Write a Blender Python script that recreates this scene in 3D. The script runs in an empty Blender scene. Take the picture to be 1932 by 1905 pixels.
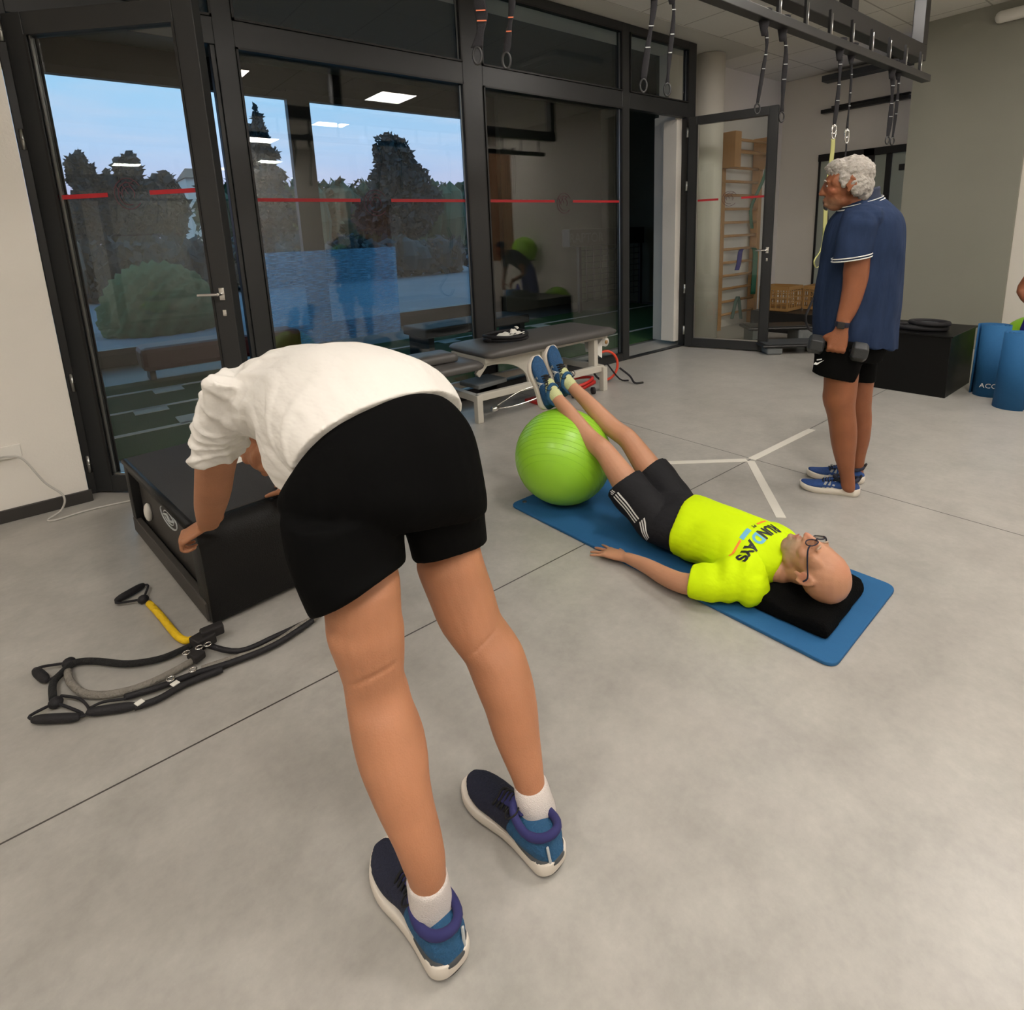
import bpy, bmesh, math, random
import numpy as np
from mathutils import Vector, Matrix
from mathutils.bvhtree import BVHTree
random.seed(7); rng = np.random.default_rng(7)
S = bpy.context.scene; C = S.collection

# ------------------------------------------------------------ camera
CAMH = 1.5; F = 1091.6; CX = 966.0; CY = 673.6
YAW, PIT, ROL = 0.89732204, 0.20721027, -0.04216263
fw = Vector((math.cos(PIT)*math.cos(YAW), math.cos(PIT)*math.sin(YAW), -math.sin(PIT)))
rt = Vector((math.sin(YAW), -math.cos(YAW), 0)); up = rt.cross(fw)
r2 = math.cos(ROL)*rt + math.sin(ROL)*up; u2 = -math.sin(ROL)*rt + math.cos(ROL)*up
EYE = Vector((0, 0, CAMH))
cam = bpy.data.objects.new('camera', bpy.data.cameras.new('camera')); C.objects.link(cam)
m = Matrix.Identity(4)
for i in range(3):
    m[i][0] = r2[i]; m[i][1] = u2[i]; m[i][2] = -fw[i]; m[i][3] = EYE[i]
cam.matrix_world = m
cam.data.sensor_width = 36; cam.data.lens = 36*F/1932
cam.data.shift_x = (966-CX)/1932; cam.data.shift_y = -(952.5-CY)/1932
cam.data.clip_start = .02; cam.data.clip_end = 500
S.camera = cam
S.view_settings.view_transform = 'Standard'; S.view_settings.look = 'None'
S.view_settings.gamma = 1; S.view_settings.use_curve_mapping = False
S.view_settings.exposure = .24
try: S.cycles.transparent_max_bounces = 24
except Exception: pass

HD = Vector((math.cos(YAW), math.sin(YAW), 0))     # horizontal heading
def ray(x, y): return (r2*((x-CX)/F) - u2*((y-CY)/F) + fw)
def at(x, y, ax, val):
    d = ray(x, y); return EYE + d*((val-EYE[ax])/d[ax])
def W(x, y, D):
    d = ray(x, y); return EYE + d*(D/d.dot(HD))

# ------------------------------------------------------------ world / lights
wd = bpy.data.worlds.new('dusk'); S.world = wd; wd.use_nodes = True
nt = wd.node_tree; nt.nodes.clear()
o = nt.nodes.new('ShaderNodeOutputWorld'); bg = nt.nodes.new('ShaderNodeBackground')
tc = nt.nodes.new('ShaderNodeTexCoord'); sx = nt.nodes.new('ShaderNodeSeparateXYZ'); cr = nt.nodes.new('ShaderNodeValToRGB')
nz = nt.nodes.new('ShaderNodeTexNoise'); mp = nt.nodes.new('ShaderNodeMapping'); mx = nt.nodes.new('ShaderNodeMixRGB')
nt.links.new(tc.outputs['Generated'], sx.inputs[0]); nt.links.new(sx.outputs[2], cr.inputs[0])
e = cr.color_ramp.elements
e[0].position = 0.0; e[0].color = (.38, .35, .52, 1)
e[1].position = .6; e[1].color = (.14, .36, .62, 1)
for p, c in ((.06, (.40, .38, .58, 1)), (.14, (.34, .46, .70, 1)), (.3, (.22, .50, .76, 1))):
    k = cr.color_ramp.elements.new(p); k.color = c
nt.links.new(tc.outputs['Generated'], mp.inputs[0]); mp.inputs['Scale'].default_value = (3, 3, 22)
nt.links.new(mp.outputs[0], nz.inputs['Vector']); nz.inputs['Scale'].default_value = 2; nz.inputs['Detail'].default_value = 5
c2 = nt.nodes.new('ShaderNodeValToRGB'); c2.color_ramp.elements[0].position = .45; c2.color_ramp.elements[1].position = .75
c2.color_ramp.elements[1].color = (.35, .35, .35, 1)
nt.links.new(nz.outputs['Fac'], c2.inputs[0]); nt.links.new(c2.outputs[0], mx.inputs['Fac'])
nt.links.new(cr.outputs[0], mx.inputs[1]); mx.inputs[2].default_value = (.50, .50, .66, 1)
nt.links.new(mx.outputs[0], bg.inputs[0]); bg.inputs[1].default_value = 1.55
nt.links.new(bg.outputs[0], o.inputs[0])
LAMP = 34.0

# ------------------------------------------------------------ materials
def mat(name, col, rough=.6, metal=0, bump=0, bscale=20, bdist=.01, var=0, vscale=4, spec=.5, sss=0, stretch=None, sheen=0, coat=0):
    m = bpy.data.materials.new(name); m.use_nodes = True; t = m.node_tree; b = t.nodes['Principled BSDF']
    b.inputs['Base Color'].default_value = (*col, 1); b.inputs['Roughness'].default_value = rough
    b.inputs['Metallic'].default_value = metal; b.inputs['Specular IOR Level'].default_value = spec
    if sheen: b.inputs['Sheen Weight'].default_value = sheen
    if coat: b.inputs['Coat Weight'].default_value = coat
    if sss:
        b.inputs['Subsurface Weight'].default_value = sss; b.inputs['Subsurface Radius'].default_value = (.012, .005, .003)
        b.inputs['Subsurface Scale'].default_value = 1
    g = t.nodes.new('ShaderNodeNewGeometry') if False else t.nodes.new('ShaderNodeTexCoord')
    src = g.outputs['Object']
    if stretch:
        mm = t.nodes.new('ShaderNodeMapping'); mm.inputs['Scale'].default_value = stretch
        t.links.new(src, mm.inputs[0]); src = mm.outputs[0]
    n = t.nodes.new('ShaderNodeTexNoise'); n.inputs['Scale'].default_value = vscale; n.inputs['Detail'].default_value = 6
    t.links.new(src, n.inputs['Vector'])
    r = t.nodes.new('ShaderNodeMapRange'); v = max(var, .02)
    r.inputs['To Min'].default_value = 1-v; r.inputs['To Max'].default_value = 1+v
    t.links.new(n.outputs['Fac'], r.inputs['Value'])
    h = t.nodes.new('ShaderNodeHueSaturation'); h.inputs['Color'].default_value = (*col, 1)
    t.links.new(r.outputs[0], h.inputs['Value']); t.links.new(h.outputs[0], b.inputs['Base Color'])
    if bump:
        n2 = t.nodes.new('ShaderNodeTexNoise'); n2.inputs['Scale'].default_value = bscale; n2.inputs['Detail'].default_value = 4
        t.links.new(src, n2.inputs['Vector'])
        bp = t.nodes.new('ShaderNodeBump'); bp.inputs['Strength'].default_value = bump; bp.inputs['Distance'].default_value = bdist
        t.links.new(n2.outputs['Fac'], bp.inputs['Height']); t.links.new(bp.outputs[0], b.inputs['Normal'])
    return m
def glassmat(name, tint=(.93, .955, .95), ior=1.6, refl=1.15, rough=0.0):
    m = bpy.data.materials.new(name); m.use_nodes = True; t = m.node_tree; t.nodes.clear()
    o = t.nodes.new('ShaderNodeOutputMaterial'); tr = t.nodes.new('ShaderNodeBsdfTransparent'); gl = t.nodes.new('ShaderNodeBsdfGlossy')
    tr.inputs[0].default_value = (*tint, 1); gl.inputs['Roughness'].default_value = rough
    fr = t.nodes.new('ShaderNodeLayerWeight'); fr.inputs['Blend'].default_value = .5
    pw = t.nodes.new('ShaderNodeMath'); pw.operation = 'POWER'; pw.inputs[1].default_value = 5; t.links.new(fr.outputs['Facing'], pw.inputs[0])
    r0 = ((ior-1)/(ior+1))**2*refl; mu = t.nodes.new('ShaderNodeMath'); mu.operation = 'MULTIPLY_ADD'; mu.inputs[1].default_value = 1-r0; mu.inputs[2].default_value = r0; mu.use_clamp = True
    mi = t.nodes.new('ShaderNodeMixShader')
    t.links.new(pw.outputs[0], mu.inputs[0]); t.links.new(mu.outputs[0], mi.inputs[0])
    t.links.new(tr.outputs[0], mi.inputs[1]); t.links.new(gl.outputs[0], mi.inputs[2]); t.links.new(mi.outputs[0], o.inputs[0])
    return m
def sheetmat():
    m = bpy.data.materials.new('frosted_sheet'); m.use_nodes = True; t = m.node_tree; t.nodes.clear()
    o = t.nodes.new('ShaderNodeOutputMaterial'); tr = t.nodes.new('ShaderNodeBsdfTransparent'); tl = t.nodes.new('ShaderNodeBsdfTranslucent'); mi = t.nodes.new('ShaderNodeMixShader')
    tr.inputs[0].default_value = (.80, .90, .95, 1); tc = t.nodes.new('ShaderNodeTexCoord'); mp = t.nodes.new('ShaderNodeMapping'); mp.inputs['Scale'].default_value = (1.5, 1, 14)
    n = t.nodes.new('ShaderNodeTexNoise'); n.inputs['Scale'].default_value = 5; n.inputs['Detail'].default_value = 8
    r = t.nodes.new('ShaderNodeMapRange'); r.inputs['From Min'].default_value = .3; r.inputs['From Max'].default_value = .7; r.inputs['To Min'].default_value = .12; r.inputs['To Max'].default_value = .55
    tl.inputs[0].default_value = (.30, .52, .68, 1)
    t.links.new(tc.outputs['Object'], mp.inputs[0]); t.links.new(mp.outputs[0], n.inputs['Vector']); t.links.new(n.outputs['Fac'], r.inputs['Value']); t.links.new(r.outputs[0], mi.inputs[0])
    t.links.new(tr.outputs[0], mi.inputs[1]); t.links.new(tl.outputs[0], mi.inputs[2]); t.links.new(mi.outputs[0], o.inputs[0]); return m
def emis(name, col, st):
    m = bpy.data.materials.new(name); m.use_nodes = True; t = m.node_tree; t.nodes.clear()
    o = t.nodes.new('ShaderNodeOutputMaterial'); e = t.nodes.new('ShaderNodeEmission')
    e.inputs[0].default_value = (*col, 1); e.inputs[1].default_value = st; t.links.new(e.outputs[0], o.inputs[0]); return m

def floor_mat():
    m = mat('polished_concrete', (.385, .368, .335), rough=.33, var=.12, vscale=.9, spec=.5)
    t = m.node_tree; b = t.nodes['Principled BSDF']; tc = t.nodes.new('ShaderNodeTexCoord')
    hsv = b.inputs['Base Color'].links[0].from_node
    # fine mottling, stains
    n = t.nodes.new('ShaderNodeTexNoise'); n.inputs['Scale'].default_value = 5; n.inputs['Detail'].default_value = 9; n.inputs['Roughness'].default_value = .65
    t.links.new(tc.outputs['Object'], n.inputs['Vector'])
    r = t.nodes.new('ShaderNodeMapRange'); r.inputs['From Min'].default_value = .3; r.inputs['From Max'].default_value = .7
    r.inputs['To Min'].default_value = .84; r.inputs['To Max'].default_value = 1.12; t.links.new(n.outputs['Fac'], r.inputs['Value'])
    m1 = t.nodes.new('ShaderNodeMixRGB'); m1.blend_type = 'MULTIPLY'; m1.inputs['Fac'].default_value = 1
    t.links.new(hsv.outputs[0], m1.inputs[1]); t.links.new(r.outputs[0], m1.inputs[2])
    nf = t.nodes.new('ShaderNodeTexNoise'); nf.inputs['Scale'].default_value = 34; nf.inputs['Detail'].default_value = 8; nf.inputs['Roughness'].default_value = .7
    t.links.new(tc.outputs['Object'], nf.inputs['Vector']); rf = t.nodes.new('ShaderNodeMapRange'); rf.inputs['From Min'].default_value = .3; rf.inputs['From Max'].default_value = .7
    rf.inputs['To Min'].default_value = .93; rf.inputs['To Max'].default_value = 1.06; t.links.new(nf.outputs['Fac'], rf.inputs['Value'])
    m0 = t.nodes.new('ShaderNodeMixRGB'); m0.blend_type = 'MULTIPLY'; m0.inputs['Fac'].default_value = 1; t.links.new(m1.outputs[0], m0.inputs[1]); t.links.new(rf.outputs[0], m0.inputs[2])
    np_ = t.nodes.new('ShaderNodeTexNoise'); np_.inputs['Scale'].default_value = 1.7; np_.inputs['Detail'].default_value = 4; t.links.new(tc.outputs['Object'], np_.inputs['Vector'])
    rp = t.nodes.new('ShaderNodeMapRange'); rp.inputs['From Min'].default_value = .4; rp.inputs['From Max'].default_value = .8; rp.inputs['To Max'].default_value = .3; t.links.new(np_.outputs['Fac'], rp.inputs['Value'])
    m1 = t.nodes.new('ShaderNodeMixRGB'); m1.inputs[2].default_value = (.41, .375, .34, 1); t.links.new(rp.outputs[0], m1.inputs['Fac']); t.links.new(m0.outputs[0], m1.inputs[1])
    # specks
    v = t.nodes.new('ShaderNodeTexVoronoi'); v.inputs['Scale'].default_value = 2.6; v.inputs['Detail'].default_value = 0; t.links.new(tc.outputs['Object'], v.inputs['Vector'])
    l = t.nodes.new('ShaderNodeMath'); l.operation = 'LESS_THAN'; l.inputs[1].default_value = .022; t.links.new(v.outputs['Distance'], l.inputs[0])
    l3 = t.nodes.new('ShaderNodeMath'); l3.operation = 'MULTIPLY'; l3.inputs[1].default_value = .45; t.links.new(l.outputs[0], l3.inputs[0])
    m2 = t.nodes.new('ShaderNodeMixRGB'); m2.inputs[2].default_value = (.12, .11, .10, 1)
    t.links.new(l3.outputs[0], m2.inputs['Fac']); t.links.new(m1.outputs[0], m2.inputs[1])
    # saw-cut joints
    sx = t.nodes.new('ShaderNodeSeparateXYZ'); t.links.new(tc.outputs['Object'], sx.inputs[0])
    last = m2.outputs[0]
    for ax, pos, per in ((0, 3.436, 5.2), (1, 1.828, 5.2)):
        a = t.nodes.new('ShaderNodeMath'); a.operation = 'SUBTRACT'; a.inputs[1].default_value = pos-per*10+per/2; t.links.new(sx.outputs[ax], a.inputs[0])
        q = t.nodes.new('ShaderNodeMath'); q.operation = 'MODULO'; q.inputs[1].default_value = per; t.links.new(a.outputs[0], q.inputs[0])
        s = t.nodes.new('ShaderNodeMath'); s.operation = 'SUBTRACT'; s.inputs[1].default_value = per/2; t.links.new(q.outputs[0], s.inputs[0])
        ab = t.nodes.new('ShaderNodeMath'); ab.operation = 'ABSOLUTE'; t.links.new(s.outputs[0], ab.inputs[0])
        lt = t.nodes.new('ShaderNodeMath'); lt.operation = 'LESS_THAN'; lt.inputs[1].default_value = .0032; t.links.new(ab.outputs[0], lt.inputs[0])
        mm = t.nodes.new('ShaderNodeMixRGB'); mm.inputs[2].default_value = (.045, .04, .035, 1)
        t.links.new(lt.outputs[0], mm.inputs['Fac']); t.links.new(last, mm.inputs[1]); last = mm.outputs[0]
    t.links.new(last, b.inputs['Base Color'])
    rr = t.nodes.new('ShaderNodeMapRange'); rr.inputs['From Min'].default_value = .25; rr.inputs['From Max'].default_value = .75; rr.inputs['To Min'].default_value = .285; rr.inputs['To Max'].default_value = .37
    t.links.new(n.outputs['Fac'], rr.inputs['Value']); t.links.new(rr.outputs[0], b.inputs['Roughness'])
    return m
def ceil_mat():
    m = mat('ceiling_tile', (.72, .70, .65), rough=.9, var=.04, vscale=40, spec=.2)
    t = m.node_tree; b = t.nodes['Principled BSDF']; tc = t.nodes.new('ShaderNodeTexCoord')
    hsv = b.inputs['Base Color'].links[0].from_node; last = hsv.outputs[0]
    sx = t.nodes.new('ShaderNodeSeparateXYZ'); t.links.new(tc.outputs['Object'], sx.inputs[0])
    for ax, pos, per in ((0, 5.86, .72), (1, 4.12, .72)):
        a = t.nodes.new('ShaderNodeMath'); a.operation = 'SUBTRACT'; a.inputs[1].default_value = pos-per*30+per/2; t.links.new(sx.outputs[ax], a.inputs[0])
        q = t.nodes.new('ShaderNodeMath'); q.operation = 'MODULO'; q.inputs[1].default_value = per; t.links.new(a.outputs[0], q.inputs[0])
        s = t.nodes.new('ShaderNodeMath'); s.operation = 'SUBTRACT'; s.inputs[1].default_value = per/2; t.links.new(q.outputs[0], s.inputs[0])
        ab = t.nodes.new('ShaderNodeMath'); ab.operation = 'ABSOLUTE'; t.links.new(s.outputs[0], ab.inputs[0])
        lt = t.nodes.new('ShaderNodeMath'); lt.operation = 'LESS_THAN'; lt.inputs[1].default_value = .008; t.links.new(ab.outputs[0], lt.inputs[0])
        mm = t.nodes.new('ShaderNodeMixRGB'); mm.inputs[2].default_value = (.42, .40, .36, 1)
        t.links.new(lt.outputs[0], mm.inputs['Fac']); t.links.new(last, mm.inputs[1]); last = mm.outputs[0]
    t.links.new(last, b.inputs['Base Color']); return m

M = dict(
 floor=floor_mat(), ceil=ceil_mat(),
 wall=mat('white_wall', (.74, .70, .635), .85, var=.03, bump=.15, bscale=90, spec=.2),
 wall_g=mat('grey_green_wall', (.29, .285, .24), .8, var=.05, vscale=2, bump=.1, bscale=90, spec=.25),
 plaster=mat('plaster_strip', (.58, .565, .52), .85, var=.02, spec=.2),
 frame=mat('anthracite_frame', (.020, .021, .022), .42, var=.08, vscale=30, spec=.5),
 gasket=mat('black_gasket', (.008, .008, .008), .5),
 alu=mat('aluminium', (.6, .6, .58), .28, metal=1),
 chrome=mat('chrome', (.75, .74, .72), .15, metal=1),
 steel=mat('black_steel', (.013, .013, .014), .4, var=.1, spec=.6),
 base=mat('dark_baseboard', (.03, .027, .024), .5),
 red=mat('red_film', (.45, .012, .02), .5),
 redt=mat('faint_red_film', (.10, .03, .04), .5),
 glass=glassmat('window_glass'), glassd=glassmat('door_glass', (.95, .97, .95), 1.5, 1.0),
 plexi=sheetmat(),
 skinA=mat('skin_tanned', (.42, .185, .095), .5, var=.22, vscale=9, sss=.08, bump=.15, bscale=220, spec=.35),
 skinB=mat('skin_light', (.50, .25, .145), .45, var=.16, vscale=11, sss=.08, bump=.1, bscale=200, spec=.4),
 skinC=mat('skin_bronzed', (.27, .095, .042), .5, var=.25, vscale=12, sss=.06, bump=.15, bscale=200, spec=.4),
 white=mat('white_cotton', (.74, .71, .66), .9, var=.03, bump=.55, bscale=6, bdist=.035, stretch=(1.3, .55, 1.6), spec=.1),
 sock=mat('white_sock', (.68, .62, .58), .95, bump=.6, bscale=260, stretch=(1, 1, 3), spec=.1),
 socky=mat('pale_yellow_sock', (.60, .63, .33), .95, bump=.6, bscale=260, spec=.1),
 blackcl=mat('black_shorts', (.0028, .0028, .0028), .85, bump=.4, bscale=9, bdist=.02, spec=.06),
 charcl=mat('charcoal_shorts', (.011, .011, .013), .75, bump=.6, bscale=16, bdist=.02, spec=.2),
 neon=mat('neon_yellow_jersey', (.58, .80, .004), .75, var=.04, bump=.6, bscale=9, bdist=.025, stretch=(1, .7, 1), spec=.1),
 navy=mat('navy_polo', (.022, .037, .082), .9, var=.25, vscale=24, bump=.6, bscale=7, bdist=.03, stretch=(1.4, 1.4, .45), spec=.1),
 navyd=mat('navy_collar', (.014, .022, .05), .9),
 whitet=mat('white_trim', (.7, .7, .68), .7),
 hair=mat('silver_hair', (.40, .37, .33), .7, var=.5, vscale=60, bump=1, bscale=90, spec=.4),
 beard=mat('stubble', (.42, .30, .21), .8, var=.3, vscale=80),
 shoeblue=mat('blue_mesh_shoe', (.005, .06, .16), .7, var=.4, vscale=60, bump=.6, bscale=160),
 shoenavy=mat('navy_shoe', (.008, .010, .028), .75, var=.3, vscale=60, bump=.5, bscale=160),
 shoeroyal=mat('royal_blue_shoe', (.012, .055, .21), .7, var=.25, vscale=60, bump=.5, bscale=160),
 shoeteal=mat('petrol_blue_shoe', (.010, .075, .17), .7, var=.25, vscale=60, bump=.5, bscale=160),
 collar=mat('purple_blue_lining', (.022, .022, .11), .85),
 midsole=mat('cream_midsole', (.66, .60, .52), .6, var=.05),
 outsole=mat('black_rubber', (.012, .010, .010), .7),
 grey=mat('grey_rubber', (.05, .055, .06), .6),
 silver=mat('reflective_silver', (.45, .47, .47), .4),
 orange=mat('coral_trim', (.80, .20, .09), .6),
 lace=mat('black_lace', (.006, .006, .006), .8),
 matb=mat('blue_foam', (.022, .115, .27), .75, var=.06, vscale=30, bump=.25, bscale=220, spec=.25),
 ball=mat('lime_ball', (.30, .62, .03), .33, var=.05, vscale=3, spec=.5),
 pillow=mat('black_plush', (.004, .004, .004), .95, bump=.8, bscale=150, spec=.06),
 vinyl=mat('black_vinyl', (.005, .005, .005), .45, bump=.25, bscale=180, spec=.3),
 vinyltop=mat('charcoal_cloth_top', (.038, .036, .034), .75, bump=.3, bscale=240, spec=.3),
 panel=mat('dark_side_panel', (.045, .040, .035), .6, var=.1, vscale=20),
 greyvinyl=mat('grey_vinyl', (.085, .080, .076), .42, bump=.1, bscale=120, spec=.5),
 cream=mat('cream_steel', (.55, .52, .45), .45, var=.04),
 paper=mat('white_paper', (.80, .78, .72), .85),
 rubber=mat('black_foam', (.007, .006, .008), .7, bump=.3, bscale=120),
 strapm=mat('black_webbing', (.010, .009, .012), .85, bump=.4, bscale=400),
 yellow=mat('yellow_sleeve', (.78, .50, .005), .8, bump=.9, bscale=60, var=.1, vscale=30),
 greyrope=mat('grey_sleeve', (.23, .21, .18), .9, bump=1, bscale=120, var=.25, vscale=60),
 blackrope=mat('black_sleeve', (.010, .010, .010), .9, bump=1, bscale=120),
 blkbox=mat('black_box', (.004, .004, .004), .42, var=.3, vscale=30, spec=.22),
 wood=mat('beech_wood', (.43, .23, .09), .5, var=.15, vscale=3, stretch=(12, 12, 1)),
 crate=mat('tan_plastic', (.36, .20, .065), .6, var=.1),
 band=mat('green_band', (.008, .10, .05), .5), bandg=mat('grey_green_band', (.09, .14, .12), .6),
 bluef=mat('blue_cloth', (.012, .012, .20), .7),
 steng=mat('grey_plastic', (.16, .17, .17), .6), stepk=mat('black_step', (.012, .012, .012), .4),
 redm=mat('red_metal', (.55, .02, .015), .4), orm=mat('orange_red_hose', (.75, .07, .03), .4),
 trx=mat('yellow_green_webbing', (.42, .42, .16), .8),
 plug=mat('white_plastic', (.75, .72, .66), .4), cable=mat('grey_cable', (.48, .46, .42), .5),
 tape=mat('white_tape', (.66, .63, .56), .6, var=.05),
 turf=mat('artificial_turf', (.030, .095, .018), .95, var=.3, vscale=30, bump=1, bscale=200),
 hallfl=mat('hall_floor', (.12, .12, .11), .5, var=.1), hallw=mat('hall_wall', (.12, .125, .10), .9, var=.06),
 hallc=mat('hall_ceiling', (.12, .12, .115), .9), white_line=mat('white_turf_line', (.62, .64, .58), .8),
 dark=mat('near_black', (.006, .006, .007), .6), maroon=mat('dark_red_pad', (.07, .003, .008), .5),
 grass=mat('lawn', (.05, .10, .04), 1, var=.4, vscale=1), asphalt=mat('asphalt', (.14, .15, .17), .9, var=.3, vscale=.6),
 bark=mat('bark', (.05, .035, .025), .9), leaf=mat('leaves', (.040, .085, .050), .9, var=.5, vscale=.8),
 leafd=mat('dark_leaves', (.020, .042, .048), .9, var=.5, vscale=.8), roofm=mat('roof_tile', (.30, .17, .12), .8),
 mirror=mat('dark_pane', (.40, .44, .38), .35), lens=glassmat('spectacle_lens', (.92, .9, .88), 1.5, 1.2),
 eyew=mat('eye_white', (.7, .66, .6), .2), iris=mat('iris_brown', (.05, .03, .02), .2),
 txt=mat('black_print', (.012, .012, .012), .6), txtb=mat('light_blue_print', (.13, .42, .60), .6), txto=mat('orange_print', (.85, .22, .02), .6),
 slat=mat('wood_slats', (.40, .22, .12), .6, var=.2, vscale=2, stretch=(14, 14, .6)),
 lamp=emis('lamp_panel', (1.0, .935, .865), LAMP), plaid=mat('lamp_housing', (.7, .7, .68), .5),
 face_mark=mat('lips', (.42, .15, .10), .5), blkhex=mat('black_hex_rubber', (.022, .024, .026), .5, bump=.2, bscale=200), led=emis('red_standby', (1, .05, .03), 3))

# ------------------------------------------------------------ helpers
ORG = {}
def tag(o, label=None, cat=None, group=None, kind=None):
    if label: o['label'] = label
    if cat: o['category'] = cat
    if group: o['group'] = group
    if kind: o['kind'] = kind
    return o
def empty(name, loc, label=None, cat=None, group=None):
    o = bpy.data.objects.new(name, None); C.objects.link(o); o.location = loc; o.empty_display_size = .05
    ORG[o.name] = Vector(loc); return tag(o, label, cat, group)
def link(name, me, mt, parent=None, smooth=True):
    o = bpy.data.objects.new(name, me); C.objects.link(o)
    if mt is not None:
        me.materials.clear()
        for k in (mt if isinstance(mt, (list, tuple)) else [mt]): me.materials.append(k)
    if parent is not None:
        org = ORG[parent.name]
        me.transform(Matrix.Translation(-org)) if parent.type == 'EMPTY' else me.transform(Matrix.Translation(-org))
        o.parent = parent; ORG[o.name] = org
    else: ORG[o.name] = Vector((0, 0, 0))
    for p in me.polygons: p.use_smooth = smooth
    return o
def bevel(o, w=.004, seg=2):
    b = o.modifiers.new('b', 'BEVEL'); b.width = w; b.segments = seg; b.limit_method = 'ANGLE'; b.angle_limit = .7; return o

class MB:
    def __init__(s): s.v = []; s.f = []; s.mi = []
    def add(s, v, f, mi=0):
        n = len(s.v); s.v += [Vector(p) for p in v]; s.f += [[i+n for i in q] for q in f]; s.mi += [mi]*len(f); return s
    def box(s, a, b, mi=0):
        (x0, y0, z0), (x1, y1, z1) = a, b
        x0, x1 = min(x0, x1), max(x0, x1); y0, y1 = min(y0, y1), max(y0, y1); z0, z1 = min(z0, z1), max(z0, z1)
        return s.add([(x0,y0,z0),(x1,y0,z0),(x1,y1,z0),(x0,y1,z0),(x0,y0,z1),(x1,y0,z1),(x1,y1,z1),(x0,y1,z1)],
                     [(0,3,2,1),(4,5,6,7),(0,1,5,4),(1,2,6,5),(2,3,7,6),(3,0,4,7)], mi)
    def obox(s, c, ax, ay, az, mi=0):      # oriented box: centre + half vectors
        c, ax, ay, az = map(Vector, (c, ax, ay, az)); v = []
        for k in (-1, 1):
            for j, i in ((-1,-1),(-1,1),(1,1),(1,-1)): v.append(c+ax*i+ay*j+az*k)
        f = [(0,3,2,1),(4,5,6,7),(0,1,5,4),(1,2,6,5),(2,3,7,6),(3,0,4,7)]
        if ax.cross(ay).dot(az) < 0: f = [q[::-1] for q in f]
        return s.add(v, f, mi)
    def bar(s, p, q, w, h, upv=(0,0,1), mi=0):
        p, q = Vector(p), Vector(q); t = (q-p); L = t.length; t /= L; u = Vector(upv); sd = t.cross(u)
        if sd.length < 1e-3: sd = t.cross(Vector((1,0,0)))
        sd.normalize(); u = sd.cross(t)
        return s.obox((p+q)/2, t*L/2, sd*w/2, u*h/2, mi)
    def tube(s, pts, r, n=10, closed=False, mi=0, flat=1.0, side=None, smooth=0):
        pts = [Vector(p) for p in pts]
        if smooth: pts = catmull(pts, smooth, closed)
        N = len(pts); rr = r if isinstance(r, (list, tuple)) else [r]*N
        if len(rr) != N: rr = list(np.interp(np.linspace(0, 1, N), np.linspace(0, 1, len(rr)), rr))
        u = None; rings = []
        for i, p in enumerate(pts):
            a = pts[(i-1) % N] if (closed or i > 0) else p; b = pts[(i+1) % N] if (closed or i < N-1) else p
            t = (b-a); t = t.normalized() if t.length > 1e-9 else Vector((0,0,1))
            if side is not None: u = Vector(side)
            elif u is None: u = t.orthogonal()
            u = u - t*u.dot(t); u.normalize(); v = t.cross(u)
            rings.append([p+(u*math.cos(k*2*math.pi/n)+v*math.sin(k*2*math.pi/n)*flat)*rr[i] for k in range(n)])
        vs = [q for g in rings for q in g]; f = []
        for i in range(N if closed else N-1):
            j = (i+1) % N
            for k in range(n): f.append((i*n+k, i*n+(k+1) % n, j*n+(k+1) % n, j*n+k))
        if not closed: f.append(tuple(range(n))[::-1]); f.append(tuple((N-1)*n+k for k in range(n)))
        return s.add(vs, f, mi)
    def cyl(s, p, q, r, n=20, mi=0): return s.tube([p, q], r, n, mi=mi)
    def ell(s, c, r, R=None, n=16, mi=0):
        c = Vector(c); v = []; f = []
        rows = n//2
        for i in range(rows+1):
            th = math.pi*i/rows
            for k in range(n):
                ph = 2*math.pi*k/n; p = Vector((r[0]*math.sin(th)*math.cos(ph), r[1]*math.sin(th)*math.sin(ph), r[2]*math.cos(th)))
                if R is not None: p = R @ p
                v.append(c+p)
        for i in range(rows):
            for k in range(n): f.append((i*n+k, (i+1)*n+k, (i+1)*n+(k+1) % n, i*n+(k+1) % n))
        return s.add(v, f, mi)
    def rings(s, st, n=24, sub=4, cap=False, mi=0):
        """loft through (centre, u, v) ellipse rings"""
        A = [np.array([*c, *u, *v], float) for c, u, v in st]
        if len(A) > 1 and sub > 1:
            B = []
            for i in range(len(A)-1):
                p0, p1, p2, p3 = A[max(i-1, 0)], A[i], A[i+1], A[min(i+2, len(A)-1)]
                for k in range(sub):
                    t = k/sub
                    B.append(.5*((2*p1)+(-p0+p2)*t+(2*p0-5*p1+4*p2-p3)*t*t+(-p0+3*p1-3*p2+p3)*t**3))
            B.append(A[-1]); A = B
        if cap:
            def capr(a, b):
                d = a[:3]-b[:3]; d = d/(np.linalg.norm(d)+1e-9); h = min(np.linalg.norm(a[3:6]), np.linalg.norm(a[6:9])); o = []
                for q in (.5, .8, .97):
                    w = a.copy(); w[:3] = a[:3]+d*h*q; w[3:] *= math.sqrt(1-q*q); o.append(w)
                return o
            A = capr(A[0], A[1])[::-1]+A+capr(A[-1], A[-2])
        vs = []; f = []
        for a in A:
            for k in range(n):
                t = 2*math.pi*k/n; vs.append(Vector(a[:3]+a[3:6]*math.cos(t)+a[6:9]*math.sin(t)))
        for i in range(len(A)-1):
            for k in range(n): f.append((i*n+k, i*n+(k+1) % n, (i+1)*n+(k+1) % n, (i+1)*n+k))
        f.append(tuple(range(n))[::-1]); f.append(tuple((len(A)-1)*n+k for k in range(n)))
        return s.add(vs, f, mi)
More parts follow.
